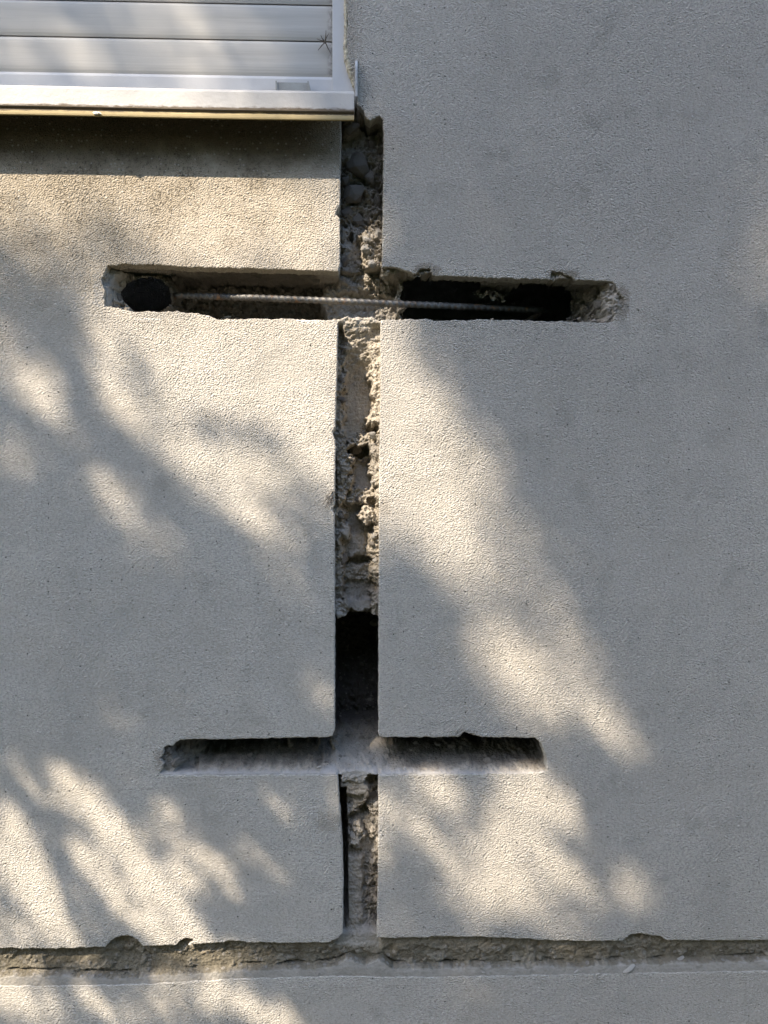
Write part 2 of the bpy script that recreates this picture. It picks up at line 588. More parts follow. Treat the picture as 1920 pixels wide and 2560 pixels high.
XR = P(866, 0)[0]
right = [
    ('p', sw, [(945, 1942), (946, 2050), (945, 2200), (943, 2300), (942, 2345)]),
    ('p', 1.8, [(942, 2345), (1000, 2346), (1100, 2342), (1200, 2343), (1300, 2347), (1380, 2352), (1480, 2354), (1556, 2353)]),
    ('p', 1.8, [(1556, 2353), (1575, 2338), (1600, 2334), (1625, 2338), (1650, 2341), (1668, 2352)]),
    ('p', 1.4, [(1668, 2352), (1800, 2352), (1920, 2351)]),
    ('w', 1.4, [(P(1920, 2351)[0], P(1920, 2351)[2]), (WX1, zg_r)]),
    ('w', 0, [(WX1, zg_r), (WX1, WZ1), (XR, WZ1), (XR, P(866, 0)[2] + 0.02)]),
    ('p', 2.0, [(866, -32), (867, 0), (868, 60), (866, 120), (872, 165), (880, 190), (886, 215), (888, 245)]),
    ('p', 2.4, [(888, 245), (896, 262), (908, 272), (912, 290), (922, 300), (934, 297), (948, 290), (957, 298)]),
    ('p', sw, [(957, 298), (959, 330), (958, 450), (956, 600), (955, 668)]),
    ('p', 2.6, [(955, 668), (1000, 673), (1022, 682), (1040, 684), (1052, 672), (1074, 672), (1082, 688), (1180, 693), (1300, 698), (1376, 699)]),
    ('p', 2.0, [(1376, 699), (1381, 678), (1400, 680), (1424, 690), (1440, 700), (1520, 703)]),
    ('p', 5.0, [(1520, 703), (1536, 706), (1544, 728), (1562, 742), (1558, 770), (1540, 782), (1536, 800), (1522, 806)]),
    ('p', rg, [(1522, 806), (1480, 806), (1400, 803), (1300, 801), (1200, 799), (1100, 801), (1040, 797), (1000, 799), (956, 800)]),
    ('p', sw, [(956, 800), (951, 806), (951, 1000), (948, 1200), (947, 1500), (946, 1836)]),
    ('p', 1.2, [(946, 1836), (950, 1842), (962, 1843), (1080, 1844), (1148, 1842), (1160, 1832), (1180, 1836), (1200, 1843), (1338, 1845)]),
    ('p', 1.4, [(1338, 1845), (1352, 1858), (1362, 1880), (1367, 1904), (1368, 1928)]),
    ('p', 1.6, [(1368, 1928), (1345, 1933), (1200, 1935), (1050, 1936), (950, 1937), (945, 1942)]),
]
coat_piece("render_coat", right, wall, "smooth grey render right of the vertical chase")

low_top = [(-200, 2464), (200, 2464), (360, 2460), (600, 2446), (840, 2440), (960, 2442), (1100, 2442), (1400, 2437), (1640, 2432), (1920, 2427)]
lower = [
    ('w', 0.6, [(WX0, P(-200, 2464)[2]), (P(-200, 2464)[0], P(-200, 2464)[2])]),
    ('p', 1.5, low_top),
    ('w', 0.6, [(P(1920, 2427)[0], P(1920, 2427)[2]), (WX1, P(1920, 2427)[2])]),
    ('w', 0, [(WX1, P(1920, 2427)[2]), (WX1, GROUND_Z), (WX0, GROUND_Z), (WX0, P(-200, 2464)[2])]),
]
coat_piece("render_coat", lower, wall, "grey render of the wall foot below the groove")
coat_piece("render_coat", [('w', 0, [(WIN_L, 1.85), (XR, 1.85), (XR, WZ1), (WIN_L, WZ1), (WIN_L, 1.85)])], wall, None)

# body behind, so that no light leaks through
bv, bf = [], []
for bx in ((WX0, WX1, 0.30, 0.36, GROUND_Z, WZ1), (WX0, WX0 + 0.05, 0.023, 0.30, GROUND_Z, WZ1),
           (WX1 - 0.05, WX1, 0.023, 0.30, GROUND_Z, WZ1), (WX0 + 0.05, WX1 - 0.05, 0.023, 0.30, WZ1 - 0.05, WZ1),
           (WX0 + 0.05, WX1 - 0.05, 0.023, 0.30, GROUND_Z, GROUND_Z + 0.05)):
    v, f = box_v(*bx)
    bf += [tuple(i + len(bv) for i in q) for q in f]
    bv += v
link_mesh("wall_body", mesh_py("wall_body", bv, bf), M_BACK, wall)


# ------------------------------------------------------------------ broken masonry: a relief of the chases
COVER = np.zeros((2560, 2560), np.float32)      # where the render coat covers the wall, one cell per photo pixel, offset 320


def raster(poly):
    o = np.array(poly)
    u, v = to_px(o[:, 0], o[:, 1])
    u = u + 320
    u2, v2 = np.roll(u, -1), np.roll(v, -1)
    for row in range(2560):
        y = row + 0.5
        c = (v <= y) != (v2 <= y)
        if not c.any():
            continue
        xs = np.sort(u[c] + (y - v[c]) * (u2[c] - u[c]) / (v2[c] - v[c]))
        for a, bb in zip(xs[::2], xs[1::2]):
            i0, i1 = int(np.clip(round(a), 0, 2560)), int(np.clip(round(bb), 0, 2560))
            COVER[row, i0:i1] = 1


for sg in (left, right, lower):
    raster(coat_outline(sg))
_c = COVER.copy()
for ax in (0, 1):
    _c = sum(np.roll(_c, k, ax) for k in range(-4, 5)) / 9.0
COVER = _c


def relief(U, V, X, Z):
    """depth in mm behind the wall face, plus smear / pale / damp / hole masks"""
    mm = lambda s: (X * 1000 / s, Z * 1000 / s)
    wob = fbm(*mm(18), 3, 4, 0.55)
    wob2 = fbm(*mm(14), 13, 4, 0.55)
    Uw, Vw = U + wob * 9, V + wob2 * 9
    shade_dirt = np.zeros(U.shape)
    hole = np.zeros(U.shape)
    steep = np.zeros(U.shape)

    dep = np.full(U.shape, 52.0)
    amp = np.ones(U.shape)            # 1 rubble, 0 smooth
    smear = np.zeros(U.shape)
    pale = np.zeros(U.shape)

    def blob(m, d, a=None, s=None, p=None):
        nonlocal dep, amp, smear, pale
        dep = dep * (1 - m) + d * m
        if a is not None: amp = amp * (1 - m) + a * m
        if s is not None: smear = smear * (1 - m) + s * m
        if p is not None: pale = pale * (1 - m) + p * m

    def rect(u0, u1, v0, v1, d, soft=4, wobble=1.0, shape=True):
        """soft-edged box seen at those photo pixels when d mm deep"""
        dd = float(np.mean(d)) if shape else 0.0
        a0, b0 = par(u0, v0, dd); a1, b1 = par(u1, v1, dd)
        uu = U + (Uw - U) * wobble; vv = V + (Vw - V) * wobble
        return (sstep(a0 - soft, a0 + soft, uu) * sstep(a1 + soft, a1 - soft, uu)
                * sstep(b0 - soft, b0 + soft, vv) * sstep(b1 + soft, b1 - soft, vv))

    def ell(u, v, ru, rv, d, soft=0.12, wobble=1.0):
        a, c = par(u, v, d)
        uu = U + (Uw - U) * wobble; vv = V + (Vw - V) * wobble
        r = np.hypot((uu - a) / ru, (vv - c) / rv)
        return sstep(1 + soft, 1 - soft, r)

    # ---- vertical chase, above the upper cross chase
    A = sstep(700, 660, V)
    blob(A, 50)
    blob(A * sstep(900, 930, Uw), 40)
    blob(A * sstep(540, 580, Vw) * sstep(898, 912, Uw), 24, p=0.35)
    blob(rect(855, 900, 560, 690, 30, 6), 44, 0.35, 0.35)
    blob(rect(850, 915, 330, 400, 40, 6), 44, 0.3, 0.3)
    blob(rect(860, 960, 230, 318, 20, 6), 26)
    blob(ell(925, 320, 26, 18, 40), 60)
    blob(ell(880, 590, 8, 16, 40), 60)

    # ---- upper cross chase
    ch = sstep(655, 668, V) * sstep(840, 815, V)
    outer = ch * (1 - sstep(835, 850, U) * sstep(962, 950, U))
    blob(outer, 105)
    blob(ch * sstep(790, 812, Uw) * sstep(1005, 985, Uw), 62, 0.5, 0.35, 0.15)
    blob(ch * rect(845, 955, 650, 730, 45, 5), 52, 0.6, 0.3)
    blob(ch * rect(905, 985, 660, 740, 50, 8), 46, 1.0, 0, 0.4)
    blob(ch * rect(420, 505, 650, 690, 30, 6), 34, 1.0)
    blob(ch * rect(480, 790, 640, 720, 60, 8) * 0.0, 60)
    blob(ch * sstep(320, 305, Uw), 20, 0.8, 0.15)
    blob(ch * sstep(276, 262, U), 7, 0.25, 0.4)
    blob(ch * rect(265, 308, 668, 712, 10, 4), 14, 0.1, 0.7)
    blob(ch * ell(368, 728, 72, 66, 40, 0.2), 42, 0.7)
    hole = np.maximum(hole, ch * ell(366, 737, 62, 48, 40, 0.06, 0.5))
    blob(ch * rect(448, 800, 700, 830, 70, 10), 92, 0.9)
    shade_dirt = np.maximum(shade_dirt, ch * rect(430, 795, 672, 830, 70, 10) * 0.5)  # cavity shade put into the colour
    blob(ch * sstep(985, 1000, Uw) * sstep(1450, 1430, Uw), 38, 0.6)
    hole = np.maximum(hole, ch * rect(1006, 1198, 684, 830, 38, 5, 1.9))
    blob(ch * rect(1195, 1275, 660, 742, 75, 10), 78, 0.9)
    hole = np.maximum(hole, ch * rect(1266, 1432, 694, 830, 38, 7, 2.2))
    hole = np.maximum(hole, ch * rect(1190, 1275, 752, 830, 60, 6, 1.8))
    hole = hole * (1 - ch * ell(1240, 705, 42, 46, 60, 0.2))
    blob(ch * sstep(1425, 1445, Uw), 55, 1.0)
    blob(ch * sstep(1478, 1496, Uw), 40, 1.0, 0.0, 0.0)
    shade_dirt = np.maximum(shade_dirt, ch * sstep(1430, 1450, Uw) * sstep(1520, 1490, Uw) * 0.35)
    blob(ch * sstep(1508, 1522, Uw), 5, 0.5, 0.1, 0.0)
    for q in ((1030, 1090, 640, 690), (1374, 1448, 640, 703), (955, 1030, 640, 686)):
        hole = hole * (1 - ch * rect(*q, 6, 2, 0.3))
    blob(ch * rect(1030, 1090, 640, 690, 6, 3), 7, 0.5)
    blob(ch * rect(1376, 1446, 640, 701, 6, 3), 7, 0.4)
    blob(ch * rect(955, 1028, 640, 684, 8, 3), 10, 0.5)
    # lip of crumbled mortar along the bottom edge
    lip = sstep(786, 800, Vw) * ch
    blob(lip * sstep(790, 770, U) * sstep(300, 330, U), 12, 0.8, 0, 0.75)
    blob(lip * sstep(975, 1000, U) * sstep(1540, 1500, U), 8, 0.7, 0.25, 0.45)
    # the lit heap under the bar at the crossing
    heap = sstep(790, 806, Uw) * sstep(1004, 988, Uw) * sstep(782, 795, V + 8 * np.cos((U - 890) / 40.0) + wob * 6) * sstep(900, 850, V)
    blob(heap, 17, 0.35, 0.25, 0.9)

    # ---- vertical chase between the two cross chases
    B = sstep(800, 812, V) * sstep(1560, 1545, V)
    ramp = np.clip((V - 806) / 150.0, 0, 1)
    blob(B, 20 + 38 * ramp, 0.75)
    blob(B * sstep(850, 950, V), 58, 0.12, 0.0, 0.25)
    blob(B * sstep(1120, 1070, V) * (1 - ramp), 18 + 40 * ramp, 0.35, 0.1, 0.85)
    blob(B * sstep(866, 852, Uw), 40, 0.9, 0, 0.2)
    strip = sstep(918, 934, Uw + fbm(*mm(45), 63, 3) * 10)
    blob(B * strip * sstep(1290, 1240, V), 28, 0.5, 0.1, 0.95)
    blob(B * strip * sstep(1240, 1290, V), 34, 0.9, 0, 0.5)
    blob(B * ell(925, 1003, 14, 10, 40), 58)
    blob(B * rect(905, 946, 1060, 1080, 30, 3), 62, 1)
    blob(B * rect(840, 884, 1105, 1260, 32, 6), 30, 0.9, 0, 0.3)
    blob(B * ell(898, 1130, 26, 16, 70), 78, 1)
    blob(B * rect(880, 925, 1152, 1222, 60, 5), 66, 0.05, 0.75)
    blob(B * ell(905, 1100, 28, 16, 40), 40, 1)
    blob(B * rect(862, 940, 1222, 1268, 45, 6), 46, 1)
    blob(B * rect(918, 942, 1242, 1274, 34, 3), 58, 0.8)
    blob(B * rect(866, 912, 1262, 1330, 60, 6), 64, 0.1, 0.4)
    blob(B * ell(918, 1290, 20, 24, 34, 0.2), 30, 0.9, 0, 0.9)
    blob(B * rect(846, 876, 1315, 1365, 30, 6), 30, 1, 0, 0.3)
    blob(B * ell(885, 1362, 30, 30, 50, 0.3), 52, 0.3, 0.5)
    blob(B * rect(866, 925, 1390, 1412, 70, 5), 74, 1)
    blob(B * rect(860, 925, 1412, 1450, 60, 6), 58, 0.8)
    blob(B * rect(864, 938, 1450, 1502, 60, 4), 66, 0.25, 0.3)
    blob(B * rect(868, 925, 1496, 1528, 45, 5), 40, 0.1, 0.8)
    blob(B * rect(868, 930, 1526, 1548, 50, 5), 62, 1)
    blob(B * rect(840, 868, 1500, 1560, 26, 5), 24, 0.9, 0.2)
    blob(B * rect(930, 950, 1480, 1560, 22, 4), 30, 0.8, 0.2)

    amp = amp * (1 - 0.35 * B); pale = np.maximum(pale, 0.4 * B * (1 - smear))
    # ---- black pocket above the lower cross chase
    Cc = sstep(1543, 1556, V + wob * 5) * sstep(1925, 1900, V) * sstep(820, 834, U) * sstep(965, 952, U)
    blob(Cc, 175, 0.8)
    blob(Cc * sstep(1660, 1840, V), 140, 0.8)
    shade_dirt = np.maximum(shade_dirt, Cc * 0.85 * sstep(1880, 1840, V))  # the pocket's darkness is painted in as well as cast
    hole = np.maximum(hole, 0)

    # ---- lower cross chase: back wall, sloping floor, trowelled lip
    lc = sstep(1838, 1846, V) * sstep(1950, 1944, V) * sstep(385, 396, U) * sstep(1385, 1372, U)
    floor = np.interp(V + wob * 3, [1850, 1878, 1890, 1912, 1924, 1936, 1960], [150, 124, 90, 44, 12, 1.2, 0.8])
    mid = sstep(790, 850, U + wob * 20) * sstep(1010, 950, U + wob2 * 20)
    floor_m = np.interp(V + wob * 3, [1838, 1852, 1868, 1900, 1918, 1938, 1960], [112, 104, 86, 50, 24, 9.0, 8.0])
    fl = floor * (1 - mid) + floor_m * mid
    blob(lc, fl, None)
    fsm = sstep(1885, 1925, V + wob * 8)
    amp = amp * (1 - lc) + lc * (1 - fsm) * (1 - 0.5 * mid) * 1.0 + lc * fsm * (0.75 - 0.4 * sstep(1915, 1930, V))
    smear = smear * (1 - lc) + lc * np.clip(sstep(1924, 1936, V + wob * 8) * 0.7 + mid * 0.5 * sstep(1862, 1895, V + wob * 14), 0, 1)
    steep = np.maximum(steep, lc * sstep(1880, 1900, V) * 0.95)
    shade_dirt = np.maximum(shade_dirt, lc * (1 - mid) * (0.75 * sstep(1900, 1878, V + wob * 8) + 0.58 * sstep(1927, 1912, V + wob2 * 8)))  # back wall darkened by painted shade, floor by dirt
    rfl = sstep(1130, 1180, U) * lc
    smear = smear * (1 - rfl * 0.4)
    blob(lc * sstep(494, 484, Uw), np.interp(U, [398, 440, 490], [6, 22, 44]) , 0.55, 0.15)
    blob(lc * rect(395, 432, 1860, 1945, 4, 4), 6, 0.3, 0.2)
    blob(lc * sstep(1928, 1936, V) * (1 - sstep(838, 848, U) * sstep(955, 945, U)), 1.0, 0.02, 1.0)

    # ---- vertical chase below the lower cross chase
    E = sstep(1940, 1950, V) * sstep(838, 846, U) * sstep(960, 950, U)
    blob(E, 36, 0.7, 0, 0.3)
    blob(rect(852, 916, 1934, 2002, 16, 3), 14, 0.2, 0.2)
    blob(rect(852, 922, 1926, 1956, 8, 3, 0.8), 10, 0.2, 0.75)
    blob(E * rect(858, 912, 1985, 2030, 22, 4), 24, 0.25, 0.2)
    blob(E * rect(866, 882, 2000, 2028, 22, 4), 30, 1)
    blob(E * ell(910, 2020, 20, 16, 40), 50, 0.9)
    blob(E * rect(870, 915, 2030, 2075, 40, 5), 44, 0.8)
    blob(E * ell(930, 2003, 16, 30, 34, 0.2), 34, 1, 0, 0.2)
    blob(E * sstep(918, 930, Uw) * sstep(2010, 2030, V) * sstep(2200, 2120, V), 26, 0.9, 0, 0.6)
    blob(E * ell(893, 2085, 18, 34, 28, 0.2), 22, 0.8, 0.1, 0.5)
    blob(E * rect(884, 902, 2060, 2090, 22, 3), 20, 0.6, 0, 0.6)
    blob(E * rect(902, 938, 2085, 2150, 36, 5), 38, 0.15, 0.35, 0.3)
    blob(E * sstep(916, 926, Uw) * sstep(2160, 2190, V), 34, 0.8, 0, 0.2)
    blob(E * rect(866, 906, 2138, 2318, 26, 3, 0.5), 22, 0.12, 0.25)
    blob(E * rect(863, 916, 2290, 2335, 22, 4), 20, 0.25, 0.2)
    blob(E * rect(844, 866, 1954, 2060, 40, 2, 0.25) * sstep(868, 862, U - (V - 1950) * 0.1), 110, 0.1)
    gap = sstep(2070, 2085, V) * sstep(2326, 2316, V) * sstep(870, 866, U - (V - 2200) * 0.01) * sstep(846, 850, U)
    blob(E * gap, 120, 0.1)
    base = sstep(2300, 2345, V + (U - 900) * -0.35 + wob * 6)
    blob(E * base * sstep(905, 915, Uw), 24, 0.1, 0.85)
    blob(sstep(2330, 2346, V + wob * 4) * sstep(800, 850, U) * sstep(965, 945, U), 15, 0.1, 0.85)

    # ---- the groove with its bare concrete and the trowelled lip below it
    gtop = sstep(2330, 2345, V)
    Gm = gtop * (1 - sstep(835, 850, U) * sstep(956, 946, U) * sstep(2385, 2365, V + wob * 6))
    blob(Gm, 15.0, 0.1, 0.0, 0)
    blob(Gm * sstep(2396, 2372, V + wob * 16), 11.0, 0.08, 0.05, 0.05)
    blob(Gm * sstep(0.25, 0.5, fbm(*mm(35), 103, 4, 0.6)), 12.5, 0.14, 0.0, 0.2)
    edge = np.interp(U, [-400, 0, 330, 380, 560, 820, 845, 866, 895, 915, 945, 962, 985, 1300, 1640, 1690, 1920, 2400],
                     [2440, 2442, 2447, 2441, 2430, 2421, 2412, 2398, 2408, 2414, 2400, 2410, 2424, 2421, 2412, 2410, 2404, 2398])
    edge = edge + fbm(X * 1000 / 30, Z * 0 + 3.3, 83, 4) * 3.0 + perlin(X * 1000 / 5, Z * 0 + 7.3, 85) * 1.0
    t = np.clip((V - edge) / 20.0, 0, 1)
    lipd = 1.2 * (1 - t) ** 1.5 + 0.9 + 0.5 * wob * (1 - t)
    e = sstep(-1.6, 0.8, V - edge)
    blob(e * gtop, lipd, 0.03)
    smear = smear * (1 - gtop) + gtop * np.where(V < 2396, smear, 0) + 0.85 * gtop * sstep(0.2, 2.4, V - edge + wob * 1.5)
    steep = np.maximum(steep, e * gtop)
    amp = amp * (1 - e * gtop * 0.6)
    notch = np.exp(-((V - edge + 4.5) / 2.6) ** 2) * gtop
    dep = dep + notch * 9 * sstep(0.0, 0.5, perlin(X * 1000 / 35, Z * 0 + 1.7, 87) + 0.15)

    # solid block behind the coat: the chases have real side walls
    cov = COVER[np.clip(V.astype(int), 0, 2559), np.clip(U.astype(int) + 320, 0, 2559)]
    m = sstep(0.62, 0.97, cov)
    dep = np.minimum(dep, dep * (1 - m) + 13.0 * m)
    hole = hole * (1 - m)
    # broken surface; the noise also runs along the depth so that steep faces do not streak
    A = X * 1000 + dep * 0.62; Bz = Z * 1000 - dep * 0.78
    wa, wv = worley(A / 19 + wob * 0.3, Bz / 19 + wob2 * 0.3, 5)
    wb, wbv = worley(A / 8.5 + wob2 * 0.2, Bz / 8.5, 15)
    wc, wcv = worley(A / 4.5, Bz / 4.5, 25)
    rid = 1 - np.abs(fbm(A / 13, Bz / 13, 123, 4, 0.6)) * 1.6
    rub = (np.clip(0.62 - wa, 0, 1) * (0.4 + wv) * 9 + np.clip(0.6 - wb, 0, 1) * (0.3 + wbv) * 7
           + np.clip(0.55 - wc, 0, 1) * wcv * 3.5)
    rough = fbm(A / 22, Bz / 22, 23, 5, 0.66) * 6.5 - 0.55 * rub + 4.5 * (0.6 - rid)
    fine = fbm(A / 6, Bz / 6, 33, 3, 0.6) * 1.3 - np.clip(0.55 - wc, 0, 1) * wcv * 1.6
    smooth = fbm(A / 40, Bz / 40, 43, 4, 0.45) * 2.2
    amp = amp * (1 - 0.75 * m)
    dep = dep + (1 - 0.3 * steep) * amp * rough + (1 - 0.95 * steep) * (0.15 + 0.85 * amp) * fine + smooth * (0.2 + 0.8 * (dep > 5)) * np.clip(dep / 20, 0, 1)
    dep = np.maximum(dep, 0.35 + 0.2 * wob)
    return dep, np.clip(smear, 0, 1), np.clip(pale, 0, 1), np.clip(shade_dirt, 0, 1), hole


def relief_mesh(name, regions, mat, parent, label, h=0.00105):
    """regions: (px0,px1,py0,py1) boxes of the wall face; one regular grid, cells kept inside any box"""
    xs0 = min(P(r[0], r[2])[0] for r in regions); xs1 = max(P(r[1], r[3])[0] for r in regions)
    zs = [P(r[i], r[j])[2] for r in regions for i in (0, 1) for j in (2, 3)]
    nx = int((xs1 - xs0) / h) + 1; nz = int((max(zs) - min(zs)) / h) + 1
    gx = xs0 + np.arange(nx + 1) * h
    gz = min(zs) + np.arange(nz + 1) * h
    X, Z = np.meshgrid(gx, gz)
    U, V = to_px(X, Z)
    keep = np.zeros(U.shape, bool)
    for r in regions:
        keep |= (U > r[0]) & (U < r[1]) & (V > r[2]) & (V < r[3])
    cell = keep[:-1, :-1] & keep[1:, :-1] & keep[:-1, 1:] & keep[1:, 1:]
    used = np.zeros(U.shape, bool)
    used[:-1, :-1] |= cell; used[1:, :-1] |= cell; used[:-1, 1:] |= cell; used[1:, 1:] |= cell
    idx = np.full(U.shape, -1, np.int64)
    idx[used] = np.arange(used.sum())
    dep, smear, pale, shade_dirt, hole = relief(U[used], V[used], X[used], Z[used])
    hg = np.zeros(U.shape); hg[used] = hole
    cell = cell & ((hg[:-1, :-1] + hg[1:, :-1] + hg[:-1, 1:] + hg[1:, 1:]) < 2.0)
    verts = np.stack([X[used], dep / 1000.0, Z[used]], 1)
    jj, ii = np.nonzero(cell)
    quads = np.stack([idx[jj, ii], idx[jj, ii + 1], idx[jj + 1, ii + 1], idx[jj + 1, ii]], 1)
    me = mesh_np(name, verts, quads)
    for nm, arr in (('smear', smear), ('pale', pale), ('shade_dirt', shade_dirt)):
        at = me.attributes.new(nm, 'FLOAT', 'POINT')
        at.data.foreach_set('value', arr.astype(np.float32))
    o = link_mesh(name, me, mat, parent, smooth=False)
    o['label'] = label
    return o


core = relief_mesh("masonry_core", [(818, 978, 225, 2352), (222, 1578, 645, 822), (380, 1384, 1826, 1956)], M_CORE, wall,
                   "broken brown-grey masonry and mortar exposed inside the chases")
joint = relief_mesh("joint_concrete", [(-420, 2340, 2320, 2482)], M_JOINT, wall,
                    "coarse brownish concrete strip exposed in the horizontal groove", 0.0010)


# ------------------------------------------------------------------ loose and bedded stones
def rock_mesh(seed):
    r = np.random.default_rng(seed)
    bm = bmesh.new()
    bmesh.ops.create_icosphere(bm, subdivisions=2, radius=1.0)
    cuts = []
    for _ in range(14):
        n = Vector(r.normal(size=3)).normalized()
        cuts.append((n, r.uniform(0.5, 0.85)))
    for v in bm.verts:
        p = v.co.copy()
        for n, dd in cuts:
            k = p.dot(n) - dd
            if k > 0:
                p -= n * k
        v.co = p * (1.25 + r.uniform(-0.06, 0.06))
    me = bpy.data.meshes.new("stone")
    bm.to_mesh(me); bm.free()
    me.polygons.foreach_set('use_smooth', [False] * len(me.polygons))
    return me


ROCKS = []
for i in range(6):
    a = rock_mesh(100 + i); a.materials.append(M_STONE); ROCKS.append(a)
ROCKS_P = []
for i in range(3):
    a = rock_mesh(200 + i); a.materials.append(M_STONE_P); ROCKS_P.append(a)


def depths_at(spots):
    """depth of the relief seen at each photo pixel (march along the view rays, all at once)"""
    sp = np.array(spots, float)
    out = np.full(len(sp), 0.0)
    alive = np.arange(len(sp))
    d = 0.5
    while d < 200 and len(alive):
        a = (sp[alive, 0] - 960) / FPX; bb = (1280 - sp[alive, 1]) / FPX
        t = (d / 1000 + D) / (-a * SA + CA)
        X, Z = (a * CA + SA) * t, bb * t
        U_, V_ = to_px(X, Z)
        r = relief(U_, V_, X, Z)
        hit = (r[0] <= d) & (r[4] < 0.5)
        out[alive[hit]] = d
        alive = alive[~hit]
        d += 1.3
    return out


def stone(px, py, w, h, pale, dep, sink=0.55, rot=None):
    d = dep
    hw, hh = w * 0.000625 / 2 * (1 + d / 1155), h * 0.000625 / 2 * (1 + d / 1155)
    th = min(hw, hh) * 0.9
    y = d / 1000 - th * (1 - 2 * sink)
    x, y, z = P(px, py, y)
    me = random.choice(ROCKS_P if pale else ROCKS)
    o = bpy.data.objects.new("stone", me)
    COL.objects.link(o)
    o.parent = core
    o.location = Vector((x, y, z))
    o.scale = (hw * 1.1, th * 1.1, hh * 1.1)
    o.rotation_euler = (random.uniform(-0.3, 0.3), rot if rot is not None else random.uniform(-0.5, 0.5), random.uniform(-0.3, 0.3))
    return o


STONES = [
    (898, 420, 58, 58, 0), (890, 487, 54, 50, 0), (875, 322, 40, 26, 0), (902, 262, 20, 18, 0), (897, 290, 16, 26, 0), (913, 250, 18, 24, 0),
    (870, 300, 26, 16, 0), (926, 448, 26, 30, 0), (866, 452, 24, 22, 0), (942, 500, 22, 24, 0), (930, 360, 18, 20, 0), (945, 368, 12, 12, 1),
    (868, 535, 30, 26, 0), (895, 555, 28, 34, 0), (946, 585, 20, 34, 1), (916, 600, 26, 22, 1), (914, 622, 20, 24, 1), (934, 625, 16, 20, 1),
    (862, 655, 22, 30, 0), (930, 660, 16, 20, 1), (918, 692, 16, 14, 1), (945, 700, 18, 16, 1), (958, 690, 16, 14, 1), (968, 704, 14, 12, 1),
    (933, 850, 20, 12, 1), (908, 826, 10, 10, 0), (858, 880, 16, 22, 0), (852, 950, 14, 18, 0), (856, 1000, 18, 14, 0), (930, 1086, 18, 20, 1),
    (892, 1120, 40, 26, 0), (880, 1150, 18, 18, 0), (912, 1152, 18, 12, 0), (935, 1205, 16, 14, 1), (918, 1250, 18, 18, 0), (895, 1248, 22, 16, 0),
    (860, 1230, 20, 18, 1), (862, 1330, 26, 34, 1), (852, 1290, 18, 20, 0), (858, 1400, 20, 26, 0), (935, 1340, 14, 14, 1), (940, 1400, 14, 18, 1),
    (930, 1360, 14, 12, 0), (936, 1556, 20, 18, 1), (848, 1535, 20, 22, 1), (855, 1555, 16, 12, 0), (945, 1590, 10, 16, 0),
    (893, 1785, 12, 10, 0), (925, 1748, 16, 8, 0), (852, 1695, 12, 12, 0), (868, 1625, 10, 8, 0), (905, 1660, 10, 9, 0), (920, 1800, 8, 8, 0),
    (838, 1843, 16, 12, 0), (905, 1843, 14, 10, 0), (895, 1857, 10, 7, 1), (872, 1838, 16, 9, 0), (924, 1846, 12, 8, 0),
    (798, 1918, 14, 9, 1), (812, 1906, 9, 7, 0), (788, 1908, 9, 7, 0), (850, 1890, 9, 8, 0), (944, 1898, 12, 8, 1), (1012, 1921, 12, 10, 1),
    (1220, 1904, 24, 18, 0), (1212, 1890, 12, 10, 0), (1234, 1893, 11, 9, 0), (1096, 1862, 18, 14, 0), (1132, 1866, 18, 15, 0), (1160, 1858, 14, 12, 0),
    (1322, 1906, 12, 9, 0), (1040, 1858, 14, 10, 0), (1300, 1872, 14, 9, 0), (640, 1880, 18, 12, 0), (700, 1868, 16, 14, 0), (728, 1862, 16, 14, 0),
    (625, 1890, 16, 12, 0), (505, 1878, 16, 14, 0), (560, 1892, 14, 10, 0), (770, 1865, 14, 12, 0), (465, 1870, 26, 22, 0), (440, 1905, 30, 24, 0),
    (885, 2086, 16, 22, 1), (935, 2125, 16, 10, 1), (928, 1985, 26, 20, 0), (940, 2010, 16, 22, 1), (872, 2022, 10, 24, 1), (905, 2040, 10, 18, 1),
    (933, 2165, 14, 18, 0), (936, 2230, 12, 20, 0), (938, 2290, 10, 14, 0), (925, 2250, 16, 12, 0),
    (1498, 760, 26, 22, 0), (1482, 730, 20, 18, 0), (1508, 735, 16, 20, 1), (296, 745, 22, 28, 0), (308, 705, 16, 26, 1), (290, 768, 16, 12, 0),
    (565, 796, 30, 14, 1), (1040, 797, 16, 12, 1), (1150, 798, 24, 9, 1), (1300, 800, 14, 9, 1), (460, 778, 20, 8, 1), (1210, 702, 24, 20, 0), (1245, 715, 22, 20, 0),
    (450, 700, 26, 18, 0), (480, 706, 20, 14, 0), (640, 690, 22, 14, 0), (790, 700, 26, 20, 0), (820, 720, 20, 16, 0),
    (1574, 2420, 34, 14, 1), (1440, 2428, 16, 7, 1), (1208, 2430, 10, 7, 1), (203, 2441, 10, 7, 1), (1700, 2398, 26, 10, 1),
]
for s, dep in zip(STONES, depths_at([q[:2] for q in STONES])):
    if dep > 0:
        stone(s[0], s[1], s[2], s[3], bool(s[4]), dep)

# crumbs too small to pick apart, lying on the floor of the lower chase and along the broken edges
cv, cf = [], []
spots = []
for _ in range(230):
    spots.append((rng.uniform(500, 1340), rng.uniform(1866, 1912), rng.uniform(2, 6)))
for _ in range(260):
    spots.append((rng.choice([rng.uniform(842, 868), rng.uniform(922, 948)]), rng.uniform(820, 1540), rng.uniform(2, 7)))
for _ in range(120):
    spots.append((rng.uniform(848, 955), rng.uniform(320, 660), rng.uniform(3, 8)))
for _ in range(110):
    spots.append((rng.uniform(842, 945), rng.uniform(1600, 1845), rng.uniform(3, 8)))
for _ in range(60):
    spots.append((rng.uniform(918, 944), rng.uniform(1960, 2320), rng.uniform(3, 7)))
for _ in range(70):
    spots.append((rng.choice([rng.uniform(420, 790), rng.uniform(1010, 1480)]), rng.uniform(789, 798), rng.uniform(2, 6)))
DD = depths_at(spots)
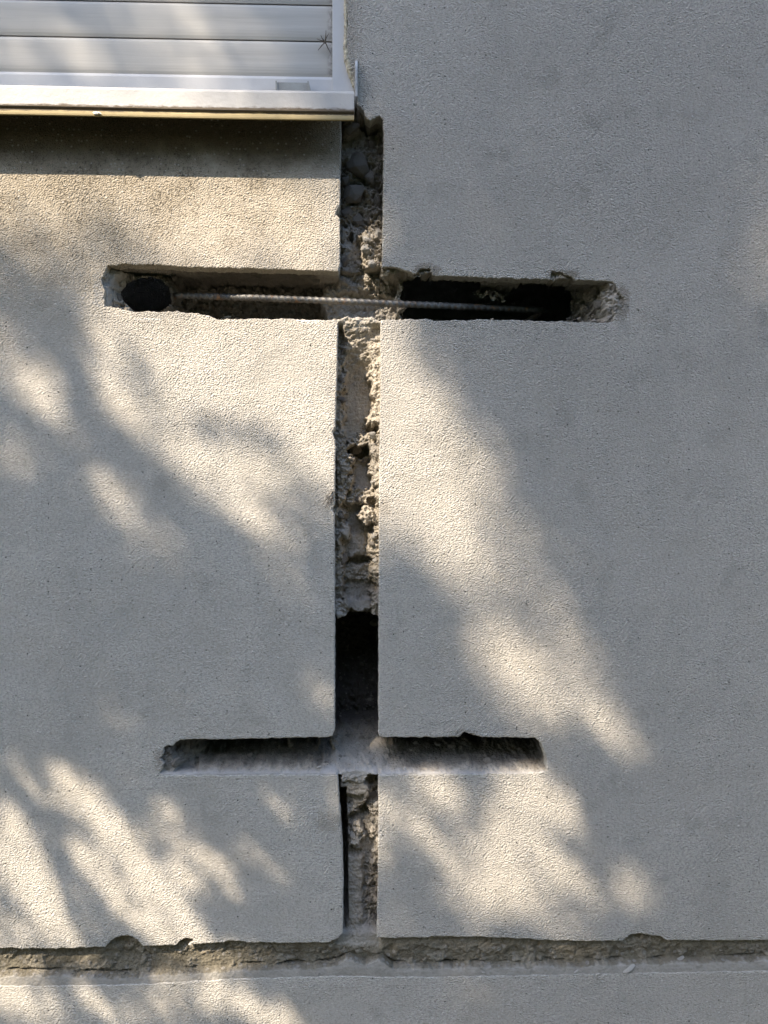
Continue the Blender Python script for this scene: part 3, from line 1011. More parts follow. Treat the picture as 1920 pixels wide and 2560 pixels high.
bmc = bmesh.new(); bmesh.ops.create_icosphere(bmc, subdivisions=1, radius=1.0)
ico_v = [v.co.copy() for v in bmc.verts]; ico_f = [tuple(v.index for v in f.verts) for f in bmc.faces]
bmc.free()
for (a, bb, sz), d in zip(spots, DD):
    if d == 0:
        continue
    r = sz * 0.000625 * 0.5
    c0 = Vector(P(a, bb, d / 1000 - r * 0.4))
    o0 = len(cv)
    st = Vector((rng.uniform(0.7, 1.4), rng.uniform(0.7, 1.2), rng.uniform(0.6, 1.1)))
    for p in ico_v:
        k = rng.uniform(0.75, 1.2)
        cv.append(c0 + Vector((p.x * st.x, p.y * st.y, p.z * st.z)) * r * k)
    cf += [tuple(i + o0 for i in q) for q in ico_f]
tag(link_mesh("rubble", mesh_py("rubble", cv, cf), M_STONE, wall), kind='stuff')


# ------------------------------------------------------------------ steel bars
def steel_material():
    m, nt, b = new_mat("ribbed_steel")
    g = G(nt)
    rust = g.ramp(g.noise(70, 5, 0.65, 0.5), 0.55, 0.68)
    scale_ = g.noise(25, 4, 0.6)
    col = g.mix(g.ramp(scale_, 0.35, 0.7), (0.075, 0.073, 0.07), (0.16, 0.155, 0.145))
    col = g.mix(g.math('MULTIPLY', rust, 0.75), col, (0.25, 0.13, 0.055))
    g.set(b.inputs['Base Color'], col)
    g.set(b.inputs['Metallic'], g.ramp(rust, 0, 1, 0.45, 0.05))
    g.set(b.inputs['Roughness'], g.ramp(rust, 0, 1, 0.55, 0.9))
    g.set(b.inputs['Normal'], g.bump(g.noise(500, 3), 0.0004))
    return m


M_STEEL = steel_material()


def rebar(name, ctrl, r0, pitch, label, bend=0.02, hook=0.12):
    """ribbed bar along control points, its two ends bent at a right angle into the wall"""
    C = np.array(ctrl)
    k = np.arange(len(C)); tt = np.linspace(0, len(C) - 1, 700)
    par_ = [np.interp(tt, k, C[:, j]) for j in range(3)]
    ker = np.hanning(181); ker /= ker.sum()
    par_ = [np.convolve(np.pad(q, 90, mode='reflect', reflect_type='odd'), ker, 'valid') for q in par_]
    run = [Vector(p) for p in np.stack(par_, 1)]
    a = run[0].copy()
    path = []
    for side in (0, 1):
        p, q = (run[0], run[1]) if side == 0 else (run[-1], run[-2])
        t = (q - p).normalized()
        inn = Vector((0, 1, 0)); inn = (inn - t * inn.dot(t)).normalized()
        arc = []
        c = p + inn * bend
        for j in range(12):
            an = math.pi / 2 * j / 12
            arc.append(c - t * bend * math.cos(an) - inn * bend * math.sin(an))
        seq = [arc[0] + inn * hook * (1 - j / 30) for j in range(30)] + arc
        path.append(seq if side == 0 else seq[::-1])
    t = (run[-1] - run[0]).normalized()
    inn = Vector((0, 1, 0)); inn = (inn - t * inn.dot(t)).normalized()
    pts = path[0] + run + path[1]
    pts = np.array([tuple(p) for p in pts])
    seg = 20
    tan = np.gradient(pts, axis=0); tan /= np.linalg.norm(tan, axis=1, keepdims=True)
    sid = np.array(t.cross(inn).normalized())[None, :]
    nor = np.cross(sid, tan)
    S = np.concatenate([[0], np.cumsum(np.linalg.norm(np.diff(pts, axis=0), axis=1))])[:, None]
    th = np.linspace(0, 2 * np.pi, seg, endpoint=False)[None, :]
    ph = S / pitch + 0.12 * np.sin(S * 61) + np.abs(np.mod(th / np.pi, 2) - 1) * 0.9
    w = np.exp(-((np.mod(ph, 1) - 0.5) / 0.2) ** 2)
    R = r0 + 0.34 * r0 * w * np.abs(np.sin(th + 0.6)) ** 0.5
    R = R + 0.08 * r0 * np.exp(-((np.mod(th + 0.6, np.pi) - np.pi / 2) / 0.2) ** 2) * 0
    co = pts[:, None, :] + (sid[:, None, :] * np.cos(th)[:, :, None] + nor[:, None, :] * np.sin(th)[:, :, None]) * R[:, :, None]
    ns = len(pts) - 1
    v = co.reshape(-1, 3)
    i = np.arange(ns)[:, None] * seg; k = np.arange(seg)[None, :]; k2 = (k + 1) % seg
    q = np.stack([i + k, i + seg + k, i + seg + k2, i + k2], -1).reshape(-1, 4)
    me = mesh_np(name, v - np.array(a), q)
    bm = bmesh.new(); bm.from_mesh(me)
    bm.verts.ensure_lookup_table()
    bm.faces.new([bm.verts[j] for j in range(seg)][::-1])
    bm.faces.new([bm.verts[ns * seg + j] for j in range(seg)])
    bmesh.ops.recalc_face_normals(bm, faces=bm.faces)
    bm.to_mesh(me); bm.free()
    o = link_mesh(name, me, M_STEEL, None, smooth=True)
    o.location = a
    tag(o, label, "steel bar", "reinforcing bars in the chases")
    return o


rebar("reinforcing_bar", [P(452, 739, 0.052), P(620, 744, 0.026), P(800, 751, 0.021), P(980, 759, 0.022), P(1160, 767, 0.036), P(1345, 775, 0.075)], 0.0047, 0.0105,
      "long ribbed steel bar with rust spots lying across the upper chase")
rebar("reinforcing_bar", [P(520, 1810, 0.115), P(780, 1810, 0.115), P(1030, 1811, 0.115), P(1290, 1812, 0.115)], 0.0052, 0.0085,
      "dim ribbed steel bar deep in the dark pocket above the lower chase")

# ------------------------------------------------------------------ window sill
def sill_material():
    m, nt, b = new_mat("sill_white_paint")
    g = G(nt)
    x, y, z = g.sep()
    zb = SILL_ZB
    n = g.noise(30, 5, 0.65)
    str_ = g.n('ShaderNodeMapping'); g.set(str_.inputs[0], g.tc.outputs['Object'])
    str_.inputs['Scale'].default_value = (60, 60, 260)
    n2 = g.noise(1.0, 5, 0.7, vec=str_.outputs[0])
    zz = g.math('ADD', z, g.math('MULTIPLY', g.math('SUBTRACT', n, 0.5), 0.006))
    zz = g.math('ADD', zz, g.math('MULTIPLY', g.math('SUBTRACT', n2, 0.5), 0.010))
    col = g.mix(g.ramp(g.noise(12, 4), 0.3, 0.7), (0.42, 0.41, 0.395), (0.37, 0.36, 0.345))
    mid = g.ramp(zz, zb + 0.0185, zb + 0.0135, 0, 1)
    col = g.mix(g.math('MULTIPLY', mid, 0.95), col, (0.10, 0.072, 0.042))
    low = g.ramp(zz, zb + 0.0090, zb + 0.0060, 0, 1)
    col = g.mix(g.math('MULTIPLY', low, 0.9), col, (0.40, 0.32, 0.17))
    gr = g.math('MULTIPLY', g.ramp(g.noise(160, 4, 0.7), 0.6, 0.72), g.ramp(x, -0.16, -0.03, 0.05, 0.7))
    col = g.mix(gr, col, (0.2, 0.19, 0.18))
    g.set(b.inputs['Base Color'], col)
    g.set(b.inputs['Roughness'], g.ramp(mid, 0, 1, 0.55, 0.9))
    g.set(b.inputs['Normal'], g.bump(g.noise(120, 4, 0.6), 0.0006))
    return m


SY = -0.050
sx1, _, sz_top = P(885, 227, SY)
_, _, SILL_ZB = P(885, 303, SY + 0.004)
M_SILL = sill_material()
M_WHITE = plain("white_pvc", (0.48, 0.475, 0.47), 0.55, spread=0.05, scale=20, bump=0.0001)
M_GREY = plain("grey_plastic", (0.30, 0.295, 0.265), 0.5, spread=0.12, scale=60, bump=0.0002)
M_DARKGREY = plain("weathered_cap", (0.34, 0.345, 0.35), 0.55, spread=0.2, scale=90, bump=0.0003)
M_SEAL = plain("old_sealant", (0.46, 0.40, 0.29), 0.85, spread=0.45, scale=130, bump=0.002, bscale=260)

sill = empty("window_sill", (-0.6, 0.0, SILL_ZB))
tag(sill, "white painted metal window sill with brown grime along its lower lip", "window sill")
H = sz_top - SILL_ZB
prof = [(0.022, H + 0.012), (-0.006, H + 0.007), (SY + 0.004, H + 0.0015), (SY + 0.001, H - 0.0005), (SY, H - 0.004), (SY, 0.018), (SY - 0.0003, 0.0125),
        (SY + 0.0008, 0.011), (SY + 0.0022, 0.010), (SY + 0.0024, 0.008), (SY + 0.0012, 0.0065), (SY + 0.0010, 0.003), (SY + 0.0014, 0.0008), (SY + 0.003, 0.0),
        (SY + 0.0046, 0.0008), (SY + 0.005, 0.030), (-0.0005, 0.036), (0.022, 0.039)]
sv, sf = [], []
xs = [-1.36 + (sx1 + 1.36) * i / 60 for i in range(61)]
for i, x in enumerate(xs):
    for (y, z) in prof:
        sv.append((x, y, SILL_ZB + z + 0.0007 * math.sin(x * 9)))
np_ = len(prof)
for i in range(60):
    for k in range(np_):
        k2 = (k + 1) % np_
        sf.append((i * np_ + k, i * np_ + k2, (i + 1) * np_ + k2, (i + 1) * np_ + k))
sf.append(tuple(range(np_))[::-1]); sf.append(tuple(range(60 * np_, 61 * np_)))
me = mesh_py("sill_cover", sv, sf)
bm = bmesh.new(); bm.from_mesh(me); bmesh.ops.recalc_face_normals(bm, faces=bm.faces); bm.to_mesh(me); bm.free()
so = link_mesh("sill_cover", me, M_SILL, sill)
# upturned end of the sill against the reveal: a thin rounded plate
ex0, ex1 = P(886, 200, -0.004)[0], P(894, 200, -0.004)[0]
zt, zb_ = P(890, 152, -0.004)[2], P(890, 248, -0.004)[2]
pl = [(-0.012, zb_), (0.02, zb_), (0.02, zt + 0.003), (-0.002, zt + 0.002), (-0.008, zt - 0.006), (-0.013, zt - 0.02)]
pv_ = [(x, y, z) for x in (ex0 + 0.0012, ex1) for (y, z) in pl]
n_ = len(pl)
pf = [tuple(range(n_)), tuple(range(n_, 2 * n_))[::-1]] + [(k, n_ + k, n_ + (k + 1) % n_, (k + 1) % n_) for k in range(n_)]
me = mesh_py("end_cap", pv_, pf)
bm = bmesh.new(); bm.from_mesh(me); bmesh.ops.recalc_face_normals(bm, faces=bm.faces); bm.to_mesh(me); bm.free()
o = link_mesh("end_cap", bevel_mesh(me, 0.0008), M_DARKGREY, sill)
o['label'] = "grey upturned end of the sill"

# ------------------------------------------------------------------ roller shutter
shutter = empty("roller_shutter", (-0.65, 0.02, SILL_ZB + H + 0.008))
tag(shutter, "closed white roller shutter with horizontal slats in a white guide rail above the sill", "roller shutter")
RAIL_Y, SLAT_Y = 0.006, 0.020
xr_l = P(831, 100, RAIL_Y)[0]


def shutter_slat_material():
    m, nt, b = new_mat("shutter_slat")
    g = G(nt)
    st = g.n('ShaderNodeMapping'); g.set(st.inputs[0], g.tc.outputs['Object'])
    st.inputs['Scale'].default_value = (3, 3, 60)
    n = g.noise(1.0, 4, 0.6, vec=st.outputs[0])
    x, y, z = g.sep()
    col = g.mix(g.ramp(n, 0.35, 0.7), (0.43, 0.415, 0.385), (0.38, 0.366, 0.34))
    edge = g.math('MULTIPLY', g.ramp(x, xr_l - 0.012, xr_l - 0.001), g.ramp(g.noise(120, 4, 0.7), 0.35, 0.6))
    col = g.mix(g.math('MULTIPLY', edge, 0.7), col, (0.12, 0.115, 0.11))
    g.set(b.inputs['Base Color'], col)
    b.inputs['Roughness'].default_value = 0.6
    b.inputs['Specular IOR Level'].default_value = 0.3
    g.set(b.inputs['Normal'], g.bump(n, 0.0006))
    return m


M_SLAT = shutter_slat_material()
z_lines = [P(420, 188, SLAT_Y)[2], P(420, 97, SLAT_Y)[2]]
pitch = z_lines[1] - z_lines[0]
xl, xr = WIN_L + 0.035, xr_l + 0.004
sl_prof = []
for k in range(13):
    t = k / 12
    bulge = 0.0020 * (1 - (2 * t - 1) ** 8) - 0.0006 * max(0.0, 1 - t / 0.25) * (1 if t > 0.05 else 0.3)
    sl_prof.append((-bulge, 0.0013 + t * (pitch - 0.0026)))


def slat_mesh(z0, prof, name):
    v, f = [], []
    for x in (xl, xr):
        for (y, z) in prof:
            v.append((x, SLAT_Y + y, z0 + z))
        for (y, z) in reversed(prof):
            v.append((x, SLAT_Y + 0.003, z0 + z))
    n = len(prof) * 2
    for k in range(n):
        f.append((k, n + k, n + (k + 1) % n, (k + 1) % n))
    f.append(tuple(range(n))[::-1]); f.append(tuple(range(n, 2 * n)))
    me = mesh_py(name, v, f)
    bm = bmesh.new(); bm.from_mesh(me); bmesh.ops.recalc_face_normals(bm, faces=bm.faces); bm.to_mesh(me); bm.free()
    return me


sme = slat_mesh(0.0, sl_prof, "slat")
sme.materials.append(M_SLAT)
nsl = int((1.85 - z_lines[0]) / pitch) + 1
for i in range(nsl):
    o = bpy.data.objects.new("slat", sme)
    COL.objects.link(o)
    o.parent = shutter
    o.location = Vector((0, 0, z_lines[0] + i * pitch)) - abs_loc(shutter)
brail = [(-0.002, -0.034), (-0.0055, -0.030), (-0.0055, -0.006), (-0.004, -0.0012)]
o = link_mesh("bottom_rail", slat_mesh(z_lines[0], brail, "bottom_rail"), M_WHITE, shutter)
# dark rubber strips in the joints between slats (one backing plate behind all of them)
v, f = box_v(xl, xr + 0.002, SLAT_Y + 0.0025, SLAT_Y + 0.006, z_lines[0] - 0.03, 1.85)
link_mesh("backing", mesh_py("backing", v, f), plain("black_rubber", (0.02, 0.02, 0.022), 0.7), shutter)
# guide rail: lip in front, the slats run behind it
x2 = P(888, 100, RAIL_Y)[0]
v, f = box_v(xr_l, x2 + 0.004, RAIL_Y, SLAT_Y + 0.03, P(860, 238, RAIL_Y)[2], 1.85)
link_mesh("guide_rail", bevel_mesh(mesh_py("guide_rail", v, f), 0.0012), M_WHITE, shutter)
v, f = box_v(WIN_L + 0.0005, WIN_L + 0.04, RAIL_Y, SLAT_Y + 0.03, SILL_ZB + H - 0.01, 1.85)
link_mesh("guide_rail", bevel_mesh(mesh_py("guide_rail", v, f), 0.0012), M_WHITE, shutter)
# grey stop on the bottom rail: a shallow open tray with raised sides
ta, tb = P(690, 205, 0.004), P(776, 205, 0.004)
z_t = P(730, 203, 0.004)[2]
tv = []
x0, x1 = ta[0], tb[0]
yb = SLAT_Y - 0.0052
pcs = [((x0 + 0.002, x1 - 0.002), (-0.004, yb), (z_t - 0.032, z_t - 0.002)), ]
stop = []
sv2, sf2 = [], []


def addq(vs, fs):
    global sv2, sf2
    sf2 += [tuple(i + len(sv2) for i in q) for q in fs]
    sv2 += vs


def wedge(xa, xb, xa2, xb2, y0, y1, z0, z1):
    """block whose top is narrower than its bottom"""
    v = [(xa, y0, z0), (xb, y0, z0), (xb, y1, z0), (xa, y1, z0), (xa2, y0, z1), (xb2, y0, z1), (xb2, y1, z1), (xa2, y1, z1)]
    return v, [(0, 3, 2, 1), (4, 5, 6, 7), (0, 1, 5, 4), (1, 2, 6, 5), (2, 3, 7, 6), (3, 0, 4, 7)]


addq(*wedge(x0 + 0.002, x1 + 0.002, x0 + 0.002, x1 - 0.004, 0.0065, yb, z_t - 0.03, z_t - 0.0005))
addq(*wedge(x0, x0 + 0.0035, x0 - 0.001, x0 + 0.0015, 0.0035, yb, z_t - 0.03, z_t))
addq(*wedge(x1, x1 + 0.0045, x1 - 0.005, x1 - 0.0025, 0.0035, yb, z_t - 0.03, z_t + 0.0005))
o = link_mesh("stop_tab", mesh_py("stop_tab", sv2, sf2), M_GREY, shutter)
o['label'] = "small grey plastic stop at the foot of the shutter"

# sealant bead between guide rail and render
zz_ = np.linspace(P(866, -40, 0.0)[2], P(890, 215, 0.0)[2], 90)
pts, rad = [], []
for i, z in enumerate(zz_):
    py = 1280 - z / 0.000625
    px = np.interp(py, [-40, 0, 60, 120, 150, 185, 215], [864, 864, 865, 864, 868, 878, 886])
    pts.append((P(px, py, 0.004)[0] + 0.0006 * math.sin(i * 1.7) + 0.0005 * random.uniform(-1, 1), 0.0035, z))
    rad.append(float(np.interp(py, [-40, 110, 170, 215], [0.0026, 0.003, 0.0052, 0.003])) * random.uniform(0.85, 1.15))
v, f = tube(pts, rad, 10)
o = link_mesh("sealant_bead", mesh_py("sealant_bead", v, f), M_SEAL, wall, smooth=True)
o['label'] = "yellowed crumbling sealant between guide rail and render"

# ------------------------------------------------------------------ small things
M_DRY = plain("dry_stalk", (0.09, 0.07, 0.05), 0.85, spread=0.3, scale=200, bump=0.0003)
cx, cy = 813, 104
c0 = Vector(P(cx, cy, 0.010))
tv, tf = [], []
for (ex, ey, dy) in ((815, 76, -0.002), (792, 97, 0.003), (795, 126, 0.002), (826, 133, 0.003), (829, 104, 0.001), (802, 88, -0.003), (822, 84, 0.002), (806, 112, -0.004)):
    e = Vector(P(ex, ey, 0.010 + dy))
    md = (c0 + e) / 2 + Vector((random.uniform(-1, 1), random.uniform(-1, 1), random.uniform(-1, 1))) * 0.0012
    vv, ff = tube([c0, md, e], [0.0009, 0.0007, 0.0004], 6)
    tf += [tuple(i + len(tv) for i in q) for q in ff]; tv += vv
bmc = bmesh.new(); bmesh.ops.create_icosphere(bmc, subdivisions=2, radius=0.0024)
tf += [tuple(v.index + len(tv) for v in fc.verts) for fc in bmc.faces]
tv += [c0 + Vector((v.co.x * 0.8, v.co.y * 0.7, v.co.z * 1.1)) for v in bmc.verts]
bmc.free()
o = link_mesh("dry_sprig", mesh_py("dry_sprig", [Vector(p) - c0 for p in tv], tf), M_DRY)
o.location = c0
tag(o, "tiny star-shaped dry brown sprig stuck to the shutter beside its guide rail", "sprig")

tv, tf = [], []
r0 = Vector(P(838, 1238, 0.004))
for k in range(11):
    a = Vector(P(836 + random.uniform(-2, 4), 1222 + random.uniform(0, 36), 0.003))
    e = Vector(P(812 + random.uniform(-6, 14), 1232 + random.uniform(-8, 42), -0.005 + random.uniform(-0.004, 0.003)))
    pp = []
    sw_ = random.uniform(-0.006, 0.006)
    for i in range(7):
        t = i / 6
        pp.append(a.lerp(e, t) + Vector((0, -0.003 * math.sin(t * 3.1), sw_ * math.sin(t * 3.1))))
    vv, ff = tube(pp, [0.00035] * 7, 5)
    tf += [tuple(i + len(tv) for i in q) for q in ff]; tv += vv
o = link_mesh("fibre_tuft", mesh_py("fibre_tuft", [Vector(p) - r0 for p in tv], tf), M_DRY)
o.location = r0
tag(o, "wispy tuft of dark fibres poking out at the chase's left edge", "fibres")

M_CHALK = plain("chalky", (0.78, 0.76, 0.7), 0.9, spread=0.1)
c0 = Vector(P(240, 283, SY - 0.0008))
tv, tf = [], []
for (dx, dz, r) in ((0, 0, 0.0032), (0.004, 0.0006, 0.0022), (-0.003, 0.001, 0.0016), (0.0065, -0.0004, 0.0013)):
    for p in ico_v:
        tv.append(Vector((p.x * r * 1.3 + dx, p.y * r * 0.5, p.z * r * 0.8 + dz)) * 1.0)
    tf += [tuple(i + len(tv) - len(ico_v) for i in q) for q in ico_f]
o = link_mesh("plaster_crumb", mesh_py("plaster_crumb", tv, tf), M_CHALK)
o.location = c0
tag(o, "small white crumb caught on the grimy lip of the sill", "crumb")

# ------------------------------------------------------------------ the tree that dapples the wall (stands behind the camera, towards the sun)
def line_dist(u, v, pts):
    d = np.full(u.shape, 1e9)
    for (x0, y0), (x1, y1) in zip(pts[:-1], pts[1:]):
        L2 = (x1 - x0) ** 2 + (y1 - y0) ** 2
        t = np.clip(((u - x0) * (x1 - x0) + (v - y0) * (y1 - y0)) / L2, 0, 1)
        d = np.minimum(d, np.hypot(u - x0 - t * (x1 - x0), v - y0 - t * (y1 - y0)))
    return d


STREAKS = [
    ([(35, 1909), (64, 1949), (93, 1995)], 16, 0.6), ([(145, 1938), (191, 1978), (243, 2019), (272, 2059)], 30, 0.95),
    ([(133, 1995), (191, 2030), (255, 2065)], 15, 0.6), ([(272, 2065), (324, 2117), (347, 2169), (394, 2221), (440, 2279), (480, 2343)], 33, 0.9),
    ([(249, 2094), (289, 2169), (324, 2239), (376, 2296), (417, 2343)], 30, 0.92), ([(191, 2117), (226, 2169), (272, 2233), (312, 2291)], 20, 0.75),
    ([(17, 2030), (64, 2059), (98, 2094)], 24, 0.75), ([(405, 2019), (451, 2053)], 22, 0.6), ([(370, 2065), (417, 2100)], 18, 0.45),
    ([(492, 2129), (556, 2169)], 25, 0.7), ([(428, 2175), (480, 2210)], 29, 0.72), ([(666, 1996), (723, 2030)], 18, 0.3),
    ([(205, 2490), (262, 2530)], 15, 0.8), ([(520, 2440), (545, 2500)], 26, 0.6), ([(600, 2510), (700, 2560)], 24, 0.6),
    ([(1080, 1945), (1120, 1990)], 26, 0.6), ([(960, 2010), (1060, 2070)], 24, 0.6), ([(1130, 2160), (1210, 2270)], 26, 0.5),
    ([(1310, 1960), (1420, 2050)], 26, 0.6), ([(1350, 2150), (1450, 2230)], 24, 0.6),
]


def lightmap(u, v):
    """share of sun that the crown lets through towards a wall-face pixel"""
    dark = np.ones(u.shape)

    def e(cx, cy, ra, rb, ang, a, p=2.6):
        c, s = math.cos(math.radians(ang)), math.sin(math.radians(ang))
        x = (u - cx) * c + (v - cy) * s; y = -(u - cx) * s + (v - cy) * c
        r = np.hypot(x / ra, y / rb)
        return a * np.exp(-0.7 * r ** p)

    for L in LIGHTS:
        dark = dark * (1 - e(*L))
    for (pts, w, a) in STREAKS:
        dark = dark * (1 - a * np.exp(-0.7 * (line_dist(u, v, pts) / w) ** 2.4))
    T = 1 - dark
    for (pts, w, a) in SHADES:
        d = line_dist(u, v, pts)
        T = T * (1 - a * np.exp(-0.7 * (d / w) ** 2.5))
    T = T * 1.1 + 0.10 * sstep(1500, 1200, u) * np.clip(fbm(u / 150.0 + v / 400.0, v / 260.0, 401, 3), 0, 1)
    return np.clip(T, 0.012, 1)


LIGHTS = [   # centre, radii, angle, share of sun
    (1935, 640, 70, 150, 0, 0.33),
    # shutter and sill
    (400, 40, 230, 120, 60, 0.55), (160, 90, 90, 60, 60, 0.45), (640, 60, 90, 60, 60, 0.3), (30, 40, 90, 90, 0, 0.4),
    (330, 390, 360, 75, 0, 0.97), (30, 390, 200, 80, 0, 0.95),
    # below the sill
    (600, 560, 250, 120, 0, 0.97), (470, 520, 200, 110, 0, 0.9), (780, 600, 90, 110, 0, 0.93), (740, 500, 110, 50, 0, 0.8),
    (110, 500, 150, 75, 0, 0.75), (60, 610, 110, 110, 0, 0.4), (240, 690, 60, 90, 55, 0.35),
    # middle left
    (660, 830, 210, 100, 0, 0.97), (440, 830, 130, 90, 20, 0.9), (780, 880, 80, 120, 0, 0.85), (590, 950, 190, 70, 0, 0.8), (770, 990, 90, 70, 0, 0.85), (640, 900, 200, 70, 0, 0.8),
    (440, 960, 70, 70, 0, 0.75), (460, 1060, 80, 50, 30, 0.5), (275, 830, 50, 110, 0, 0.8), (300, 1000, 105, 55, 55, 0.95), (105, 965, 125, 55, 38, 0.92),
    (165, 1050, 50, 34, 50, 0.6), (40, 1135, 60, 36, 10, 0.4), (20, 830, 60, 40, 30, 0.35),
    (505, 1180, 115, 58, 30, 0.75), (640, 1250, 80, 40, 40, 0.4), (290, 1240, 60, 48, 40, 0.75), (395, 1345, 70, 40, 30, 0.52), (670, 1330, 85, 42, 40, 0.6),
    (770, 1080, 95, 130, 0, 0.85), (640, 1010, 170, 60, 10, 0.7), (560, 1110, 120, 45, 30, 0.35), (700, 1180, 100, 60, 40, 0.45), (820, 1190, 40, 100, 0, 0.72), (700, 1010, 120, 50, 0, 0.6), (640, 1160, 90, 40, 30, 0.35), (580, 1270, 60, 50, 40, 0.4), (420, 1080, 70, 40, 0, 0.35), (310, 1130, 45, 24, 40, 0.3),
    (700, 1465, 60, 30, 30, 0.25), (60, 1600, 40, 30, 40, 0.18), (315, 1815, 40, 26, 30, 0.28), (815, 1735, 36, 40, 0, 0.35),
    # chase and right of it
    (905, 840, 60, 110, 0, 0.95), (980, 860, 40, 110, 0, 0.6), (990, 1010, 62, 120, -14, 0.92), (1020, 1120, 110, 85, 40, 0.97), (970, 1200, 75, 110, 0, 0.92), (1060, 1200, 120, 70, 50, 0.85),
    (1085, 1290, 130, 82, 50, 0.96), (1170, 1370, 95, 62, 45, 0.62), (1040, 1060, 50, 60, 40, 0.5), (1110, 1040, 80, 55, 40, 0.45), (1180, 1200, 70, 60, 40, 0.4), (1270, 1290, 90, 50, 50, 0.3), (1190, 1110, 80, 50, 45, 0.3), (1400, 1420, 90, 50, 45, 0.22), (1080, 900, 60, 50, 50, 0.25),
    (1265, 1430, 90, 40, 40, 0.26), (1370, 1500, 80, 45, 40, 0.26), (1225, 1520, 70, 45, 45, 0.28), (895, 1270, 50, 70, 0, 0.7),
    # lower right
    (1250, 1610, 75, 60, 50, 0.85), (1320, 1680, 95, 55, 50, 0.92), (1290, 1740, 50, 40, 40, 0.4), (1455, 1650, 80, 40, 50, 0.55),
    (1490, 1790, 85, 38, 45, 0.88), (1560, 1850, 45, 30, 30, 0.5), (1370, 1790, 60, 60, 50, 0.35),
    (1090, 1970, 75, 40, 40, 0.85), (990, 2040, 110, 35, 35, 0.6), (1130, 1985, 50, 40, 50, 0.5),
    (1330, 1970, 85, 55, 45, 0.93), (1400, 2020, 70, 38, 40, 0.7), (1240, 2060, 65, 60, 0, 0.85), (1260, 2150, 75, 60, 40, 0.95), (1290, 2225, 60, 50, 60, 0.9),
    (1410, 2190, 80, 40, 40, 0.85), (1320, 2110, 70, 40, 20, 0.5), (1410, 2110, 60, 30, 20, 0.3), (1150, 2200, 90, 40, 45, 0.55), (1200, 2290, 50, 30, 30, 0.4), (1080, 2130, 50, 40, 40, 0.3),
    (1590, 2215, 66, 46, 45, 0.55), (1395, 2320, 60, 36, 20, 0.4), (970, 2320, 40, 40, 0, 0.3), (925, 2080, 40, 90, 0, 0.7), (1160, 2500, 60, 40, 20, 0.2),
    # lower left
    (90, 2205, 135, 68, 60, 0.97), (140, 2290, 95, 48, 55, 0.85), (330, 2180, 110, 60, 55, 0.35), (470, 2150, 110, 60, 40, 0.25), (15, 2335, 70, 50, 0, 0.6), (0, 2120, 50, 70, 0, 0.6),
    (800, 2000, 60, 50, 45, 0.5), (683, 2175, 45, 30, 35, 0.3), (613, 2123, 40, 22, 35, 0.25), (580, 2215, 45, 20, 35, 0.3),
    # foot of the wall
    (20, 2420, 60, 50, 0, 0.7), (510, 2385, 70, 36, 20, 0.75), (600, 2380, 50, 26, 0, 0.4), (30, 2490, 90, 46, 20, 0.85), (110, 2530, 70, 40, 40, 0.6), (235, 2500, 60, 20, 45, 0.8),
    (420, 2500, 60, 40, 50, 0.6), (530, 2480, 50, 50, 60, 0.65), (640, 2530, 90, 34, 40, 0.6), (720, 2550, 50, 30, 30, 0.5), (330, 2550, 50, 40, 0, 0.4), (400, 2420, 60, 30, 0, 0.35),
]
SHADES = [
    ([(40, 700), (110, 790), (175, 900), (212, 1040), (300, 1110), (400, 1235), (490, 1345), (600, 1440)], 44, 0.93),
    ([(60, 880), (140, 890), (190, 930)], 30, 0.6),
    ([(300, 830), (335, 910), (385, 1040)], 20, 0.4),
    ([(530, 1060), (600, 1082), (670, 1088)], 28, 0.6),
    ([(670, 1095), (760, 1200), (840, 1310)], 26, 0.45),
    ([(40, 1965), (105, 2075), (150, 2190), (195, 2300), (250, 2380)], 20, 0.85),
    ([(230, 2080), (300, 2190), (340, 2260)], 13, 0.45),
    ([(150, 2400), (300, 2440)], 26, 0.6),
    ([(1190, 1960), (1185, 2080)], 26, 0.55),
    ([(1000, 2110), (1080, 2180), (1140, 2290)], 30, 0.5),
    ([(250, 560), (260, 640), (190, 720)], 40, 0.55),
    ([(30, 20), (110, 130), (160, 220)], 26, 0.6), ([(420, 20), (470, 150)], 24, 0.5), ([(240, 10), (300, 140)], 20, 0.35),
]

